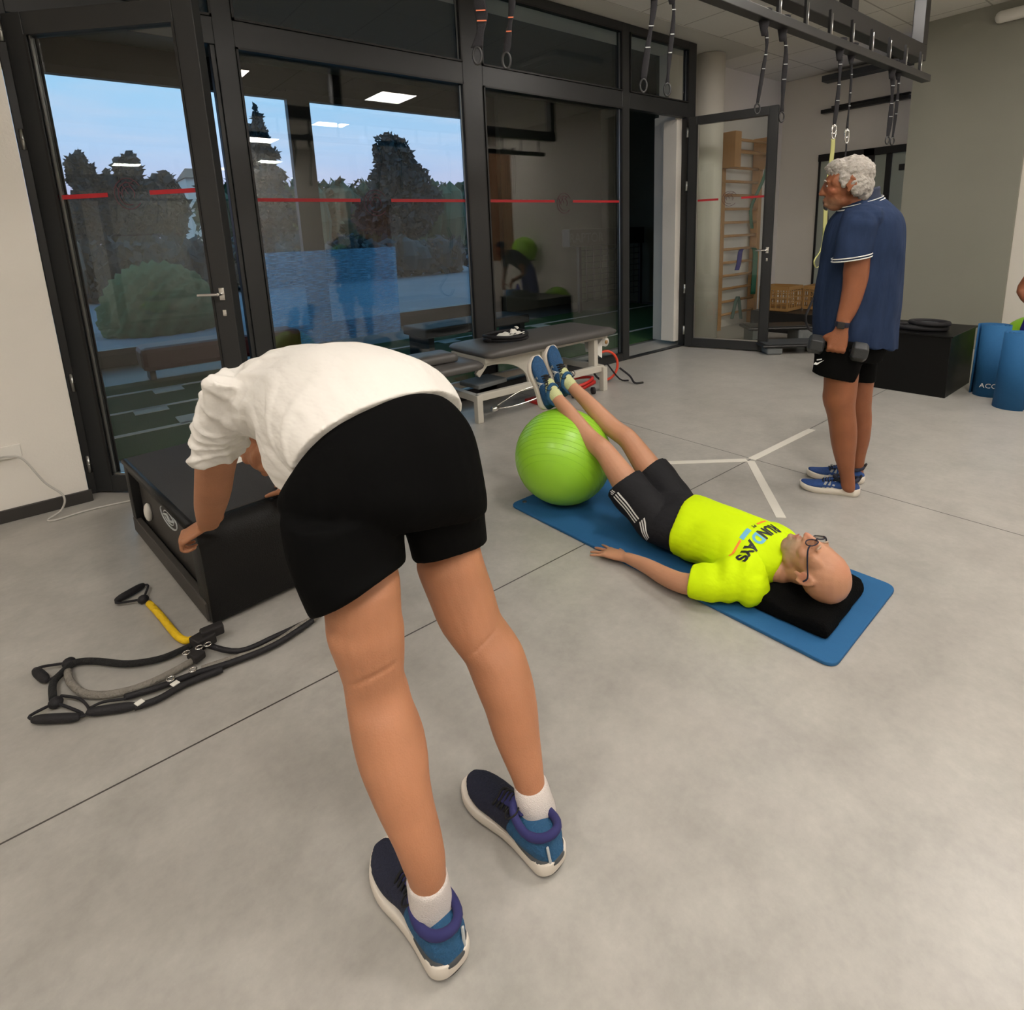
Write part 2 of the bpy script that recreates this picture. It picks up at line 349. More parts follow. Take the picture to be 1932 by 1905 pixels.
    def cap(s, pts, r, n=14):              # tapered capsule chain
        pts = [Vector(p) for p in pts]; rr = r if isinstance(r, (list, tuple)) else [r]*len(pts); st = []
        u = None
        for i, p in enumerate(pts):
            t = (pts[min(i+1, len(pts)-1)]-pts[max(i-1, 0)]).normalized()
            u = t.orthogonal() if u is None else u; u = (u-t*u.dot(t)).normalized(); st.append((p, u*rr[i], t.cross(u)*rr[i]))
        return s.rings(st, n, 3, True)
    def mesh(s, name='m'):
        me = bpy.data.meshes.new(name); me.from_pydata([tuple(v) for v in s.v], [], s.f)
        if any(s.mi): me.polygons.foreach_set('material_index', s.mi)
        me.update()
        bm = bmesh.new(); bm.from_mesh(me); bmesh.ops.recalc_face_normals(bm, faces=bm.faces); bm.to_mesh(me); bm.free(); return me
    def build(s, name, mt, parent=None, smooth=False, bev=0, seg=2):
        o = link(name, s.mesh(name), mt, parent, smooth)
        if bev: bevel(o, bev, seg)
        return o
def catmull(pts, sub, closed=False):
    N = len(pts); out = []
    for i in range(N if closed else N-1):
        g = (lambda j: pts[j % N]) if closed else (lambda j: pts[max(0, min(N-1, j))])
        p0, p1, p2, p3 = g(i-1), g(i), g(i+1), g(i+2)
        for k in range(sub):
            t = k/sub; out.append(.5*((2*p1)+(-p0+p2)*t+(2*p0-5*p1+4*p2-p3)*t*t+(-p0+3*p1-3*p2+p3)*t**3))
    if not closed: out.append(pts[-1])
    return out
def blob(name, mb, mt, parent, voxel=.006, smooth=4, disp=None):
    me = mb.mesh('tmp'); o = bpy.data.objects.new('tmp', me); C.objects.link(o)
    r = o.modifiers.new('r', 'REMESH'); r.mode = 'VOXEL'; r.voxel_size = voxel
    if smooth: s = o.modifiers.new('s', 'SMOOTH'); s.factor = .5; s.iterations = smooth
    dg = bpy.context.evaluated_depsgraph_get(); dg.update()
    me2 = bpy.data.meshes.new_from_object(o.evaluated_get(dg)); bpy.data.objects.remove(o); bpy.data.meshes.remove(me)
    if disp:
        n = len(me2.vertices); co = np.empty(n*3); me2.vertices.foreach_get('co', co); co = co.reshape(-1, 3)
        no = np.empty(n*3); me2.vertices.foreach_get('normal', no); no = no.reshape(-1, 3)
        co = co+no*disp(co, no)[:, None]; me2.vertices.foreach_set('co', co.ravel()); me2.update()
    me2.name = name
    return link(name, me2, mt, parent, True)
def dup(root, loc=None, rotz=None, label=None, group=None):
    r = root.copy(); C.objects.link(r)
    if loc is not None: r.location = loc
    if rotz is not None: r.rotation_euler = (0, 0, rotz)
    if label: r['label'] = label
    if group: r['group'] = group
    for ch in list(root.children):
        c = ch.copy(); C.objects.link(c); c.parent = r
        for g in list(ch.children):
            d = g.copy(); C.objects.link(d); d.parent = c
    return r
def textmesh(body, size, subdiv=0, shear=0, bold=0):
    cu = bpy.data.curves.new('t', 'FONT'); cu.body = body; cu.size = size; cu.align_x = 'CENTER'; cu.align_y = 'CENTER'; cu.shear = shear; cu.offset = bold
    o = bpy.data.objects.new('t', cu); C.objects.link(o)
    dg = bpy.context.evaluated_depsgraph_get(); me = bpy.data.meshes.new_from_object(o.evaluated_get(dg)); bpy.data.objects.remove(o)
    bm = bmesh.new(); bm.from_mesh(me); bmesh.ops.triangulate(bm, faces=bm.faces)
    for _ in range(subdiv):
        bmesh.ops.subdivide_edges(bm, edges=[e for e in bm.edges if e.calc_length() > .012], cuts=1); bmesh.ops.triangulate(bm, faces=bm.faces)
    v = [p.co.copy() for p in bm.verts]; f = [[q.index for q in g.verts] for g in bm.faces]; bm.free(); bpy.data.meshes.remove(me); return v, f
def decal(name, v, f, target, c, ux, uy, nrm, mt, parent, off=.0022, reach=.3):
    """lay a flat printed shape on a surface: drop every vertex along -nrm onto target"""
    me = target.data; org = ORG[target.name]
    bv = BVHTree.FromPolygons([p.co+org for p in me.vertices], [tuple(p.vertices) for p in me.polygons])
    c, ux, uy, nrm = Vector(c), Vector(ux).normalized(), Vector(uy).normalized(), Vector(nrm).normalized(); out = []
    for p in v:
        q = c+ux*p[0]+uy*p[1]; h = bv.ray_cast(q+nrm*reach, -nrm, reach*2)
        out.append(h[0]+nrm*off if h[0] is not None else q)
    m2 = MB(); m2.add(out, f); return m2.build(name, mt, parent)
def stripmesh(w, h, nx=10, ny=3, shear=0):
    v = [(w*(i/nx-.5)+shear*h*(j/ny-.5), h*(j/ny-.5)) for j in range(ny+1) for i in range(nx+1)]
    f = [(j*(nx+1)+i, j*(nx+1)+i+1, (j+1)*(nx+1)+i+1, (j+1)*(nx+1)+i) for j in range(ny) for i in range(nx)]; return v, f

def patch(m, c, r, col, fac=1.0, soft=.5):
    """a spot of its own skin colour (stubble, lips, ruddy cheek) round a point of the body"""
    t = m.node_tree; b = t.nodes['Principled BSDF']; src = b.inputs['Base Color'].links[0].from_socket
    tc = t.nodes.new('ShaderNodeTexCoord'); mp = t.nodes.new('ShaderNodeMapping'); mp.vector_type = 'POINT'
    mp.inputs['Location'].default_value = tuple(-c[i]/r[i] for i in range(3)); mp.inputs['Scale'].default_value = tuple(1/q for q in r)
    ln = t.nodes.new('ShaderNodeVectorMath'); ln.operation = 'LENGTH'; mr = t.nodes.new('ShaderNodeMapRange')
    mr.inputs['From Min'].default_value = 1; mr.inputs['From Max'].default_value = 1-soft; mr.inputs['To Max'].default_value = fac
    mx = t.nodes.new('ShaderNodeMixRGB'); mx.inputs[2].default_value = (*col, 1)
    t.links.new(tc.outputs['Object'], mp.inputs[0]); t.links.new(mp.outputs[0], ln.inputs[0]); t.links.new(ln.outputs['Value'], mr.inputs['Value'])
    t.links.new(mr.outputs[0], mx.inputs['Fac']); t.links.new(src, mx.inputs[1]); t.links.new(mx.outputs[0], b.inputs['Base Color'])

# ------------------------------------------------------------ room shell
CE = 3.65; WY = 4.40
def struct(name, mb, mt, parent=None, bev=0, smooth=False):
    o = mb.build(name, mt, parent, smooth, bev)
    if parent is None: o['kind'] = 'structure'
    return o
struct('floor', MB().box((-3.2, -5.2, -.12), (9.6, 4.9, 0)), M['floor'])
struct('ceiling', MB().box((-3.2, -5.2, CE), (9.6, 4.12, CE+.15)).box((7.5, 4.12, CE), (9.6, 4.95, CE+.15)), M['ceil'])
struct('trim_1', MB().box((-3.2, 4.12, CE-.004), (7.5, 4.95, CE+.15)), M['plaster'])
struct('wall_left', MB().box((-3.2, 4.272, 0), (.02, 4.62, CE)), M['wall'])
struct('baseboard_left', MB().box((-3.2, 4.255, 0), (.035, 4.272, .075)), M['base'], bev=.003)
struct('wall_window_side', MB().box((6.55, 4.80, 0), (9.6, 4.95, CE)), M['wall'])
struct('wall_jamb', MB().box((6.265, 4.468, .06), (6.62, 4.665, 2.79)).box((6.5, 4.66, 0), (6.62, 4.98, 2.9)), M['wall'], bev=.004)
struct('wall_far', MB().box((9.5, 1.2, 0), (9.62, 4.95, CE)), M['wall'])
struct('wall_grey_partition', MB().box((8.2, 1.55, 0), (8.5, 2.63, CE)), M['wall_g'])
struct('wall_right', MB().box((8.25, -5.2, 0), (8.4, 1.55, CE)), M['wall'])
struct('wall_back', MB().box((-3.2, -5.35, 0), (8.4, -5.2, CE)), M['wall'])
struct('wall_rear', MB().box((-3.35, -5.2, 0), (-3.2, 4.3, CE)), M['wall'])
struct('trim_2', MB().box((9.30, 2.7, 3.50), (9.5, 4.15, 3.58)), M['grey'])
struct('trim_3', MB().box((9.40, 3.05, 3.08), (9.498, 4.18, 3.13)).box((9.44, 3.05, 3.145), (9.498, 4.05, 3.165)), M['gasket'])

# glazed wall: outer frame, mullions, transom
fr = MB(); y0, y1 = 4.385, 4.465
def fbox(x0, x1, z0, z1, yy0=y0, yy1=y1): fr.box((x0, yy0, z0), (x1, yy1, z1))
fbox(.022, .085, 0, 3.64); fbox(1.13, 1.255, 0, 3.64); fbox(1.10, 1.13, 0, 2.80, 4.40, 4.46)
fbox(3.09, 3.30, 0, 3.64); fbox(5.165, 5.285, 0, 3.64); fbox(6.36, 6.52, 0, 3.64)
[fbox(a, b, 3.56, 3.64) for a, b in ((.085, 1.13), (1.255, 3.09), (3.30, 5.165), (5.285, 6.36))]
[fbox(a, b, 2.80, 2.965) for a, b in ((.085, 1.13), (1.255, 3.09), (3.30, 5.165), (5.285, 6.36))]
fbox(1.255, 5.165, 0.0, .085)
fbox(.085, 1.13, -.004, .014); fbox(5.285, 6.36, -.004, .012)
frame = struct('window_1', fr, M['frame'], bev=.004)
gk = MB()      # black rebates round the panes
def rebate(x0, x1, z0, z1, w=.014, yy=4.372):
    gk.box((x0, yy, z0), (x0+w, yy+.02, z1)).box((x1-w, yy, z0), (x1, yy+.02, z1)).box((x0, yy, z1-w), (x1, yy+.02, z1)).box((x0, yy, z0), (x1, yy+.02, z0+w))
PN = [(1.255, 3.09, .085, 2.80), (3.30, 5.165, .085, 2.80), (1.255, 3.09, 2.965, 3.56), (3.30, 5.165, 2.965, 3.56), (5.285, 6.36, 2.965, 3.56), (.085, 1.13, 2.965, 3.56)]
for p in PN: rebate(*p)
gk.build('gasket', M['gasket'], frame)
al = MB()
for x0, x1, z0, z1 in PN[:5]: al.box((x1-.030, 4.40, z0+.02), (x1-.018, 4.41, z1-.02))
al.build('spacer_bar', M['alu'], frame)
for x0, x1, z0, z1 in PN:
    struct('glass_pane', MB().box((x0, 4.418, z0), (x1, 4.440, z1)), M['glass'], frame)
rl = MB()
for a, b in ((1.26, 2.06), (2.33, 3.085), (3.305, 4.16), (4.42, 5.16)): rl.box((a, 4.4150, 1.808), (b, 4.4172, 1.832))
rl.build('red_marking', M['red'], frame)
def emblem(mb, c, ux, nrm, r=.10):
    """faint round club emblem of thin arcs on the glass"""
    c, ux, nrm = Vector(c), Vector(ux), Vector(nrm); uz = Vector((0, 0, 1))
    def P(a, q, h=0): return c+ux*(math.cos(a)*q)+uz*(math.sin(a)*q+h)
    for q, a0, a1 in ((r, .5, 5.6), (r*.72, .9, 5.0), (r*.45, -.6, 3.6)):
        pts = [P(a0+(a1-a0)*i/16, q) for i in range(17)]; mb.tube(pts, .0022, 6)
    for k in (-.5, 0, .5): mb.tube([P(0, r*k), P(0, r*k)+ux*(-.03)+uz*.05, P(0, r*k)+uz*.07], .0022, 6)
em = MB(); emblem(em, (2.19, 4.413, 1.80), (1, 0, 0), (0, -1, 0)); emblem(em, (4.29, 4.413, 1.80), (1, 0, 0), (0, -1, 0)); em.build('emblem', M['redt'], frame)

def glass_door(idx, h, deg, Wd, H, rail, gap, handle_side_front, emb, hinge_zs, hm, zb=.012, mirror=False):
    """swing door leaf hinged at h, opening into the room"""
    t = math.radians(deg); ux = Vector((math.cos(t), -math.sin(t), 0)); nr = Vector((math.sin(t), math.cos(t), 0))
    if mirror: ux = Vector((math.cos(t), -math.sin(t), 0))
    h = Vector((h[0], h[1], 0)); T = .07
    def O(mb, a, b, z0, z1, n0, n1):
        mb.obox(h+ux*((a+b)/2)+nr*((n0+n1)/2)+Vector((0, 0, (z0+z1)/2)), ux*((b-a)/2), nr*((n1-n0)/2), Vector((0, 0, (z1-z0)/2)))
    f = MB(); O(f, 0, rail, zb, H, -T/2, T/2); O(f, Wd-rail, Wd, zb, H, -T/2, T/2); O(f, rail, Wd-rail, H-rail, H, -T/2, T/2); O(f, rail, Wd-rail, zb, zb+.11, -T/2, T/2)
    d = struct('door_%d' % idx, f, M['frame'], bev=.004)
    g = MB()
    for sgn in (-1, 1):
        for a, b, z0, z1 in ((rail-.002, rail+.012, zb+.11, H-rail), (Wd-rail-.012, Wd-rail+.002, zb+.11, H-rail)): O(g, a, b, z0, z1, sgn*T/2*.98-.004, sgn*T/2*.98+.004)
    g.build('gasket', M['gasket'], d)
    sp = MB(); O(sp, rail+.012, rail+.024, zb+.125, H-rail, -.022, -.008); O(sp, rail+.012, Wd-rail-.012, zb+.11, zb+.122, -.022, -.008); sp.build('spacer_bar', M['alu'], d)
    gl = MB(); O(gl, rail, Wd-rail, zb+.11, H-rail, -.008, .008); gl.build('glass_pane', M['glass'] if idx == 1 else M['glassd'], d)
    rd = MB(); z = 1.82; mid = (rail+Wd-rail)/2
    for a, b in ((rail, mid-.13), (mid+.13, Wd-rail)): O(rd, a, b, z-.012, z+.012, -.0125, -.0095)
    rd.build('red_marking', M['red'], d)
    e = MB(); emblem(e, h+ux*mid+Vector((0, 0, z))-nr*.014, ux, nr, .085); e.build('emblem', M['redt'], d)
    for sgn in (-1, 1):
        hd = MB(); c = h+ux*(Wd-rail*.5)+Vector((0, 0, hm)); n = nr*sgn
        hd.obox(c+n*(T/2+.004), ux*.016, nr*.004, Vector((0, 0, .035)))
        hd.cyl(c+n*(T/2), c+n*(T/2+.05), .009, 12); hd.tube([c+n*(T/2+.05), c+n*(T/2+.05)-ux*.12], .009, 10)
        hd.obox(c+n*(T/2+.003)-Vector((0, 0, .11)), ux*.011, nr*.003, Vector((0, 0, .018)))
        hd.build('door_handle', M['chrome'], d, True, .001)
    hg = MB()
    for zz in hinge_zs:
        c = h-ux*.012-nr*(T/2+.004); hg.cyl(c+Vector((0, 0, zz-.055)), c+Vector((0, 0, zz+.055)), .011, 12)
        hg.cyl(c+Vector((0, 0, zz-.003)), c+Vector((0, 0, zz+.003)), .0125, 12)
    hg.build('hinge', M['alu'], d, True)
    return d
glass_door(1, (.085, 4.40), 45, 1.10, 2.785, .115, 0, 1, 1, (.20, .73, 2.14, 2.70), 1.24)
glass_door(2, (6.345, 4.345), 71.5, .985, 2.79, .095, 0, 1, 1, (.22, .75, 2.0, 2.62), 1.21)

# dark framed glazing in the far wall
ww = MB()
Zt = 2.50
ww.box((9.44, 2.95, Zt-.10), (9.5, 4.19, Zt)).box((9.44, 3.42, .0), (9.5, 3.56, Zt)).box((9.45, 3.20, .0), (9.5, 3.27, Zt)).box((9.46, 4.16, 0), (9.5, 4.19, Zt)).box((9.44, 2.95, Zt-.34), (9.5, 3.10, Zt-.26))
wf = struct('window_2', ww, M['gasket'], bev=.003)
struct('glass_pane', MB().box((9.478, 2.95, 0), (9.492, 4.17, Zt-.1)), M['mirror'], wf)

# ------------------------------------------------------------ unlit hall beyond the glass
FY = 9.2
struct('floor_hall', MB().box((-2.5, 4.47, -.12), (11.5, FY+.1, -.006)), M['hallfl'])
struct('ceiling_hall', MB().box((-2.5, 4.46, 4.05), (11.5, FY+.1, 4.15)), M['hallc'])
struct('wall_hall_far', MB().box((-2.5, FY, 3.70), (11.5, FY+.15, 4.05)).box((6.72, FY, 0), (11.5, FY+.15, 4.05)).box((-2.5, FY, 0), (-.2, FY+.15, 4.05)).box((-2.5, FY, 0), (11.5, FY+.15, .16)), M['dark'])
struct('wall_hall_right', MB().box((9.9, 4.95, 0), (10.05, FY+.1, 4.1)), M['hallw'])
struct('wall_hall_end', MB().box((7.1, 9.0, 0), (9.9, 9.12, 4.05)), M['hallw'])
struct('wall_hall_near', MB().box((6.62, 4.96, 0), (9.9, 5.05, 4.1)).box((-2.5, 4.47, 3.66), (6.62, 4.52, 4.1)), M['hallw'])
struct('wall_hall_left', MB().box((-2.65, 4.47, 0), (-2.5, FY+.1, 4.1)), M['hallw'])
hw = MB()
for x0, x1 in ((-.2, -.08), (3.26, 3.60), (6.62, 6.74)): hw.box((x0, FY-.02, .1), (x1, FY+.1, 3.75))
hw.box((-.2, FY-.02, .16), (6.74, FY+.1, .24)).box((-.2, FY-.02, 3.62), (6.74, FY+.1, 3.72))
w3 = struct('window_3', hw, M['frame'], bev=.004)
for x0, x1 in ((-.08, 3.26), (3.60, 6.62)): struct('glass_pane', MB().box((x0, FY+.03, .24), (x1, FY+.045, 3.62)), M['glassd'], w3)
tf = struct('trim_4', MB().box((-1.2, 5.0, -.006), (9.6, 7.9, .004)), M['turf'])
L = MB()
def line(x0, x1, y, w=.07): L.box((x0, y-w/2, .004), (x1, y+w/2, .009))
line(-1, 9.5, 7.3); line(-.1, 1.05, 6.45, .06); line(-1, 9.5, 5.62)
for x in (.75, 2.6, 4.4, 6.2): L.box((x, 7.05, .004), (x+.28, 7.3, .009)); L.box((x, 5.62, .004), (x+.28, 5.9, .009))
for x in (.1,): L.box((.48, 6.25, .004), (.76, 6.45, .009))
L.build('line', M['white_line'], tf)

# ------------------------------------------------------------ outdoors beyond the hall
struct('ground', MB().box((-60, FY+.2, -.30), (140, 150, -.15)), M['asphalt'])
def tree(name, x, y, h, w, label, kind='round', n=2600, mt='leaf', leaf=.34, lobes=9):
    root = empty(name, (x, y, -.15), label, 'tree', 'trees beyond the hall')
    t = MB(); t.tube([(x, y, -.15), (x+.1, y, h*.35), (x, y, h*.8)], [w*.045, w*.03, w*.008], 10); t.build('trunk', M['bark'], root, True)
    lob = []
    if kind == 'round':
        for i in range(lobes):
            a = random.uniform(0, 6.28); q = random.uniform(.1, .30)*w; z = random.uniform(.34, .86)*h; sc = (1.15-abs(z/h-.5)*1.25)
            lob.append((x+q*math.cos(a)*sc, y+q*math.sin(a)*sc, z, w*.22*sc, h*.16))
        lob.append((x, y, h*.86, w*.16, h*.14)); lob.append((x, y, h*.45, w*.36, h*.22))
    else:
        for i in range(14):
            q = i/13; z = h*(.12+.86*q); rr = w*.5*(1-q)**.85*(1.1 if i % 2 else .8)+.10; lob.append((x+random.uniform(-.1, .1)*rr, y, z, rr, h*.045+.1))
    mb = MB(); P = np.array([l[3]**2*l[4] for l in lob])**.66; P /= P.sum()
    vs = []; fs = []
    for i in range(n):
        l = lob[rng.choice(len(lob), p=P)]; d = rng.normal(size=3); d /= np.linalg.norm(d); q = rng.uniform(.55, 1.05)
        c = np.array([l[0]+d[0]*l[3]*q, l[1]+d[1]*l[3]*q, l[2]+d[2]*l[4]*q])
        a = rng.normal(size=3); a /= np.linalg.norm(a); b = np.cross(a, rng.normal(size=3)); b /= np.linalg.norm(b); s1 = leaf*rng.uniform(.5, 1.1)
        k = len(vs); vs += [c-a*s1, c+b*s1*.55, c+a*s1, c-b*s1*.55]; fs.append([k, k+1, k+2, k+3])
    for l in lob: mb.ell(l[:3], (l[3]*.6, l[3]*.6, l[4]*.7), n=10)
    mb.add(vs, fs); mb.build('foliage', M[mt], root); return root
def tpx(px, ytop, y, wpx):
    p = at(px, ytop, 1, y); q = at(px+wpx, ytop, 1, y); return p.x, p.z, abs(q.x-p.x)
TL = [(745, 262, 34, 150, 'round', 'broad bushy tree standing alone against the sky, seen through the middle window', 9500, 'leafd', .30),
      (482, 205, 42, 120, 'cone', 'tall pointed conifer rising behind the first window mullion', 8000, 'leafd', .34),
      (150, 292, 60, 80, 'round', 'round treetop leftmost behind the open glass door', 4200, 'leafd', .5),
      (245, 290, 60, 105, 'round', 'wide double-crowned treetop in the middle of the open glass door', 5200, 'leafd', .5),
      (200, 325, 70, 90, 'round', 'low treetop between the two taller crowns behind the open glass door', 1500, 'leafd', .8),
      (310, 328, 66, 70, 'round', 'small treetop beside the tiled roof behind the open glass door', 1200, 'leafd', .8)]
for px, yt, y, wp, kd, lb, n, mt, lf in TL:
    x, z, w = tpx(px, yt, y, wp); tree('conifer' if kd == 'cone' else 'leafy_tree', x, y, z+.15, w, lb, kd, n, mt, lf, 11)
rw = MB(); vs = []; fs = []
for k in range(60):
    px = 385+k*9.2; yt = 352+7*math.sin(k*.9)+5*math.sin(k*2.3); x, z, w = tpx(px, yt, 48, 20)
    rw.ell((x, 48+random.uniform(-2, 2), z*.5), (w*.8, 2.2, z*.5), n=8)
    for i in range(110):
        d = rng.normal(size=3); d /= np.linalg.norm(d); c = np.array([x, 48, z*.5])+d*np.array([w*.85, 2.3, z*.52]); a = rng.normal(size=3)*.3; b = rng.normal(size=3)*.2
        q = len(vs); vs += [c-a, c+b, c+a, c-b]; fs.append([q, q+1, q+2, q+3])
rw.add(vs, fs); tag(rw.build('hedgerow', M['leaf']), 'long uneven row of mixed green trees along the horizon behind the middle windows', 'trees', kind='stuff')
rw = MB(); vs = []; fs = []
for k in range(34):
    px = 60+k*24; x, z, w = tpx(px, 455+8*math.sin(k*1.7), 24, 30)
    rw.ell((x, 24+random.uniform(-.6, .6), max(.3, z*.5)), (w*.7, .9, max(.4, z*.55)), n=8)
    for i in range(90):
        d = rng.normal(size=3); d /= np.linalg.norm(d); c = np.array([x, 24, z*.5])+d*np.array([w*.75, 1., z*.58]); a = rng.normal(size=3)*.12; b = rng.normal(size=3)*.1
        q = len(vs); vs += [c-a, c+b, c+a, c-b]; fs.append([q, q+1, q+2, q+3])
rw.add(vs, fs); tag(rw.build('clipped_hedge', M['leafd']), 'low dark hedge in front of the trees outside the hall', 'hedge', kind='stuff')
x, z, w = tpx(358, 322, 75, 34); hs = empty('house', (x, 75, -.15), 'small house with a tiled roof between the treetops behind the open glass door', 'house')
MB().box((x-w*.5, 73, -.15), (x+w*.6, 78, z-.9)).build('wall', M['wall'], hs)
hb = MB(); hb.add([(x-w*.6, 72.6, z-1), (x+w*.7, 72.6, z-1), (x+w*.7, 78.4, z-1), (x-w*.6, 78.4, z-1), (x-w*.2, 75.5, z+.3), (x+w*.3, 75.5, z+.3)], [(0, 1, 5, 4), (2, 3, 4, 5), (1, 2, 5), (3, 0, 4), (0, 3, 2, 1)]); hb.build('roof', M['roofm'], hs)
lw = MB()
lw.ell((at(300, 560, 1, 14).x, 14, .1), (1.1, 1.0, 1.15), n=24)
tag(blob('shrub', lw, M['grass'], None, .09, 1, lambda co, no: .09*np.sin(co[:, 0]*17+co[:, 2]*9)*np.sin(co[:, 1]*15+co[:, 2]*21)), 'dim round green shrub outside, behind the open glass door', 'shrub')

# ------------------------------------------------------------ ceiling lights
def lamp_panel(loc, label):
    r = empty('ceiling_light', loc, label, 'light', 'square ceiling lights'); x, y, z = loc
    MB().box((x-.31, y-.31, z-.012), (x+.31, y-.29, z)).box((x-.31, y+.29, z-.012), (x+.31, y+.31, z)).box((x-.31, y-.29, z-.012), (x-.29, y+.29, z)).box((x+.29, y-.29, z-.012), (x+.31, y+.29, z)).build('frame', M['plaid'], r)
    MB().box((x-.29, y-.29, z-.009), (x+.29, y+.29, z-.002)).build('diffuser', M['lamp'], r); return r
lp = lamp_panel((4.62, .35, CE), 'square ceiling light mirrored large in the middle window')
cu_ = empty('ceiling_unit', (5.9, 3.12, CE), 'plain white square box standing in for a lamp on the ceiling behind the rig', 'lamp stand-in')  # unlit white box standing in for a bright lamp housing
MB().box((5.2, 2.74, CE-.06), (6.02, 3.42, CE)).build('housing', M['paper'], cu_, bev=.01); MB().box((5.35, 2.86, CE-.072), (5.9, 3.3, CE-.06)).build('cover_plate', M['plaid'], cu_, bev=.004)
for x, y, lb in ((4.62, -1.9, 'second square ceiling light mirrored smaller in the middle window'),
                 (4.0, -4.2, 'square ceiling light mirrored thin against the dark conifer'), (5.14, 2.2, 'square ceiling light mirrored on the central mullion and transom'),
                 (1.2, -2.4, 'square ceiling light behind the camera on the left'), (.2, -.7, 'added square fill light on the ceiling right above the camera'), (-1.5, -1.2, 'added square fill light at the near left corner of the room'), (2.15, .5, 'square ceiling light above the bending man'), (7.2, -1.2, 'added square fill light at the far right back of the room'),  # lamps above camera, at near left and far right are added fill light
                 (-1.6, 1.4, 'square ceiling light by the left white wall')):
    dup(lp, (x, y, CE), label=lb)
ac = empty('emergency_light', (8.2, 1.75, 3.5), 'white rounded emergency light high on the grey green wall', 'light')
MB().rings([((8.15, 1.56, 3.50), (.045, 0, 0), (0, 0, .06)), ((8.15, 1.87, 3.50), (.045, 0, 0), (0, 0, .06))], 20, 1, True).build('housing', M['plug'], ac, True)

# ------------------------------------------------------------ rig hanging from the ceiling
RY = 2.0; rig = empty('suspension_rig', (4, RY, 2.7), 'black steel training rig of long beams hanging under the ceiling at the right', 'training rig')
MB().box((.3, RY-.02, 2.87), (6.45, RY+.09, 3.0)).build('main_beam', M['steel'], rig, bev=.006)
MB().box((.3, RY-.11, 2.665), (6.32, RY-.04, 2.72)).build('strap_rail', M['steel'], rig, bev=.004)
MB().box((.3, RY+.42, 2.98), (6.45, RY+.50, 3.08)).build('rear_beam', M['steel'], rig, bev=.006) if False else None
for x in (6.39, 4.9, 3.0, 1.0):
    MB().box((x-.055, RY-.02, 3.0), (x+.055, RY+.07, CE)).box((x-.055, RY+.07, 3.0), (x+.03, RY+.075, CE)).build('post', M['steel'], rig, bev=.005)
MB().box((4.8, RY+.09, 2.92), (4.9, RY+.6, 2.98)).build('cross_bar', M['steel'], rig, bev=.004) if False else None
for k in range(17):
    x = .55+k*.353
    MB().box((x-.010, RY-.062, 2.715), (x+.010, RY-.045, 2.90)).build('bracket', M['steel'], rig)
    MB().cyl((x+.02, RY-.06, 2.71), (x+.02, RY-.06, 2.88), .0045, 8).build('bolt', M['alu'], rig, True)

def strap(pts, label, carab=False, w=.026, marks=(.3, .5, .72)):
    """loop of webbing round the rail, hanging tail, stitched marks and an end ring"""
    pts = [Vector(p) for p in pts]; top = pts[0]
    r = empty('hanging_strap', top, label, 'strap', 'webbing straps on the rig')
    sd = (HD*-1).cross(Vector((0, 0, 1))).normalized(); nb = HD
    cp = catmull(pts, 6); wd = []
    for i, p in enumerate(cp):
        q = i/(len(cp)-1); wd.append(w*(.55+.45*abs(math.sin(q*5.2+label.__len__()))))
    m = MB(); m.rings([(p, sd*wd[i]*.5*(2.0 if q_ else 1), nb*.0035) for i, p in enumerate(cp) for q_ in [0]], 8, 1)
    # spread where it is choked round the rail
    m.rings([(top+Vector((0, 0, .05)), sd*.045, nb*.035), (top+Vector((0, 0, -.01)), sd*.034, nb*.014), (top+Vector((0, 0, -.09)), sd*w*.5, nb*.005)], 12, 3)
    m.build('webbing', M['strapm'], r, True)
    for q in marks:
        p = cp[int(q*(len(cp)-1))]; s = MB(); s.obox(p-nb*.006, sd*w*.36, nb*.001, Vector((0, 0, .0022))); s.build('stitch_mark', M['orange'] if 'leftmost' in label or 'second from' in label else M['silver'], r)
    e = cp[-1]
    g = MB(); g.tube([e+sd*(.016*math.cos(a))+Vector((0, 0, -.028+.03*math.sin(a))) for a in [i*math.pi/8 for i in range(16)]], .005, 8, closed=True)
    g.build('end_ring', M['steel'] if not carab else M['chrome'], r, True)
    return r
SY = RY-.075
def SP(px, py, y=SY): return at(px, py, 1, y)
specs = [
 ([(905, -60), (904, 0), (909, 40), (900, 90)], 'wide black strap leftmost of all, in front of the central mullion', .05),
 ([(962, -55), (966, 5), (960, 60), (955, 100)], 'black strap second from the left, in front of the upper pane', .03),
 ([(1232, -40), (1234, 10), (1222, 90), (1214, 150)], 'black strap third from the left, before the small upper pane', .034),
 ([(1268, -30), (1271, 30), (1264, 100), (1259, 158)], 'thin curling black strap fourth from the left, before the small upper pane', .026),
 ([(1442, 36), (1447, 80), (1440, 130), (1429, 196)], 'thin black strap ending just above the open door', .026),
 ([(1477, 48), (1483, 95), (1479, 150), (1475, 212)], 'black strap hanging over the corner of the open door', .034),
 ([(1585, 88), (1585, 130), (1580, 190), (1574, 236)], 'black strap on the left holding the karabiner and yellow green trainer', .034),
 ([(1607, 97), (1606, 150), (1602, 200), (1598, 244)], 'thin black strap on the right holding the karabiner above the white-haired man', .02),
 ([(1684, 126), (1684, 170), (1680, 220), (1675, 258)], 'wide black strap near the end of the rig, ending over the grey wall', .042),
 ([(1696, 128), (1695, 165), (1690, 215), (1684, 260)], 'black strap rightmost of all, twisted behind its neighbour', .03)]
for k, (pp, lb, w) in enumerate(specs):
    strap([SP(a, b, SY+(.012 if k % 2 else 0)) for a, b in pp], lb, k in (6, 7), w)
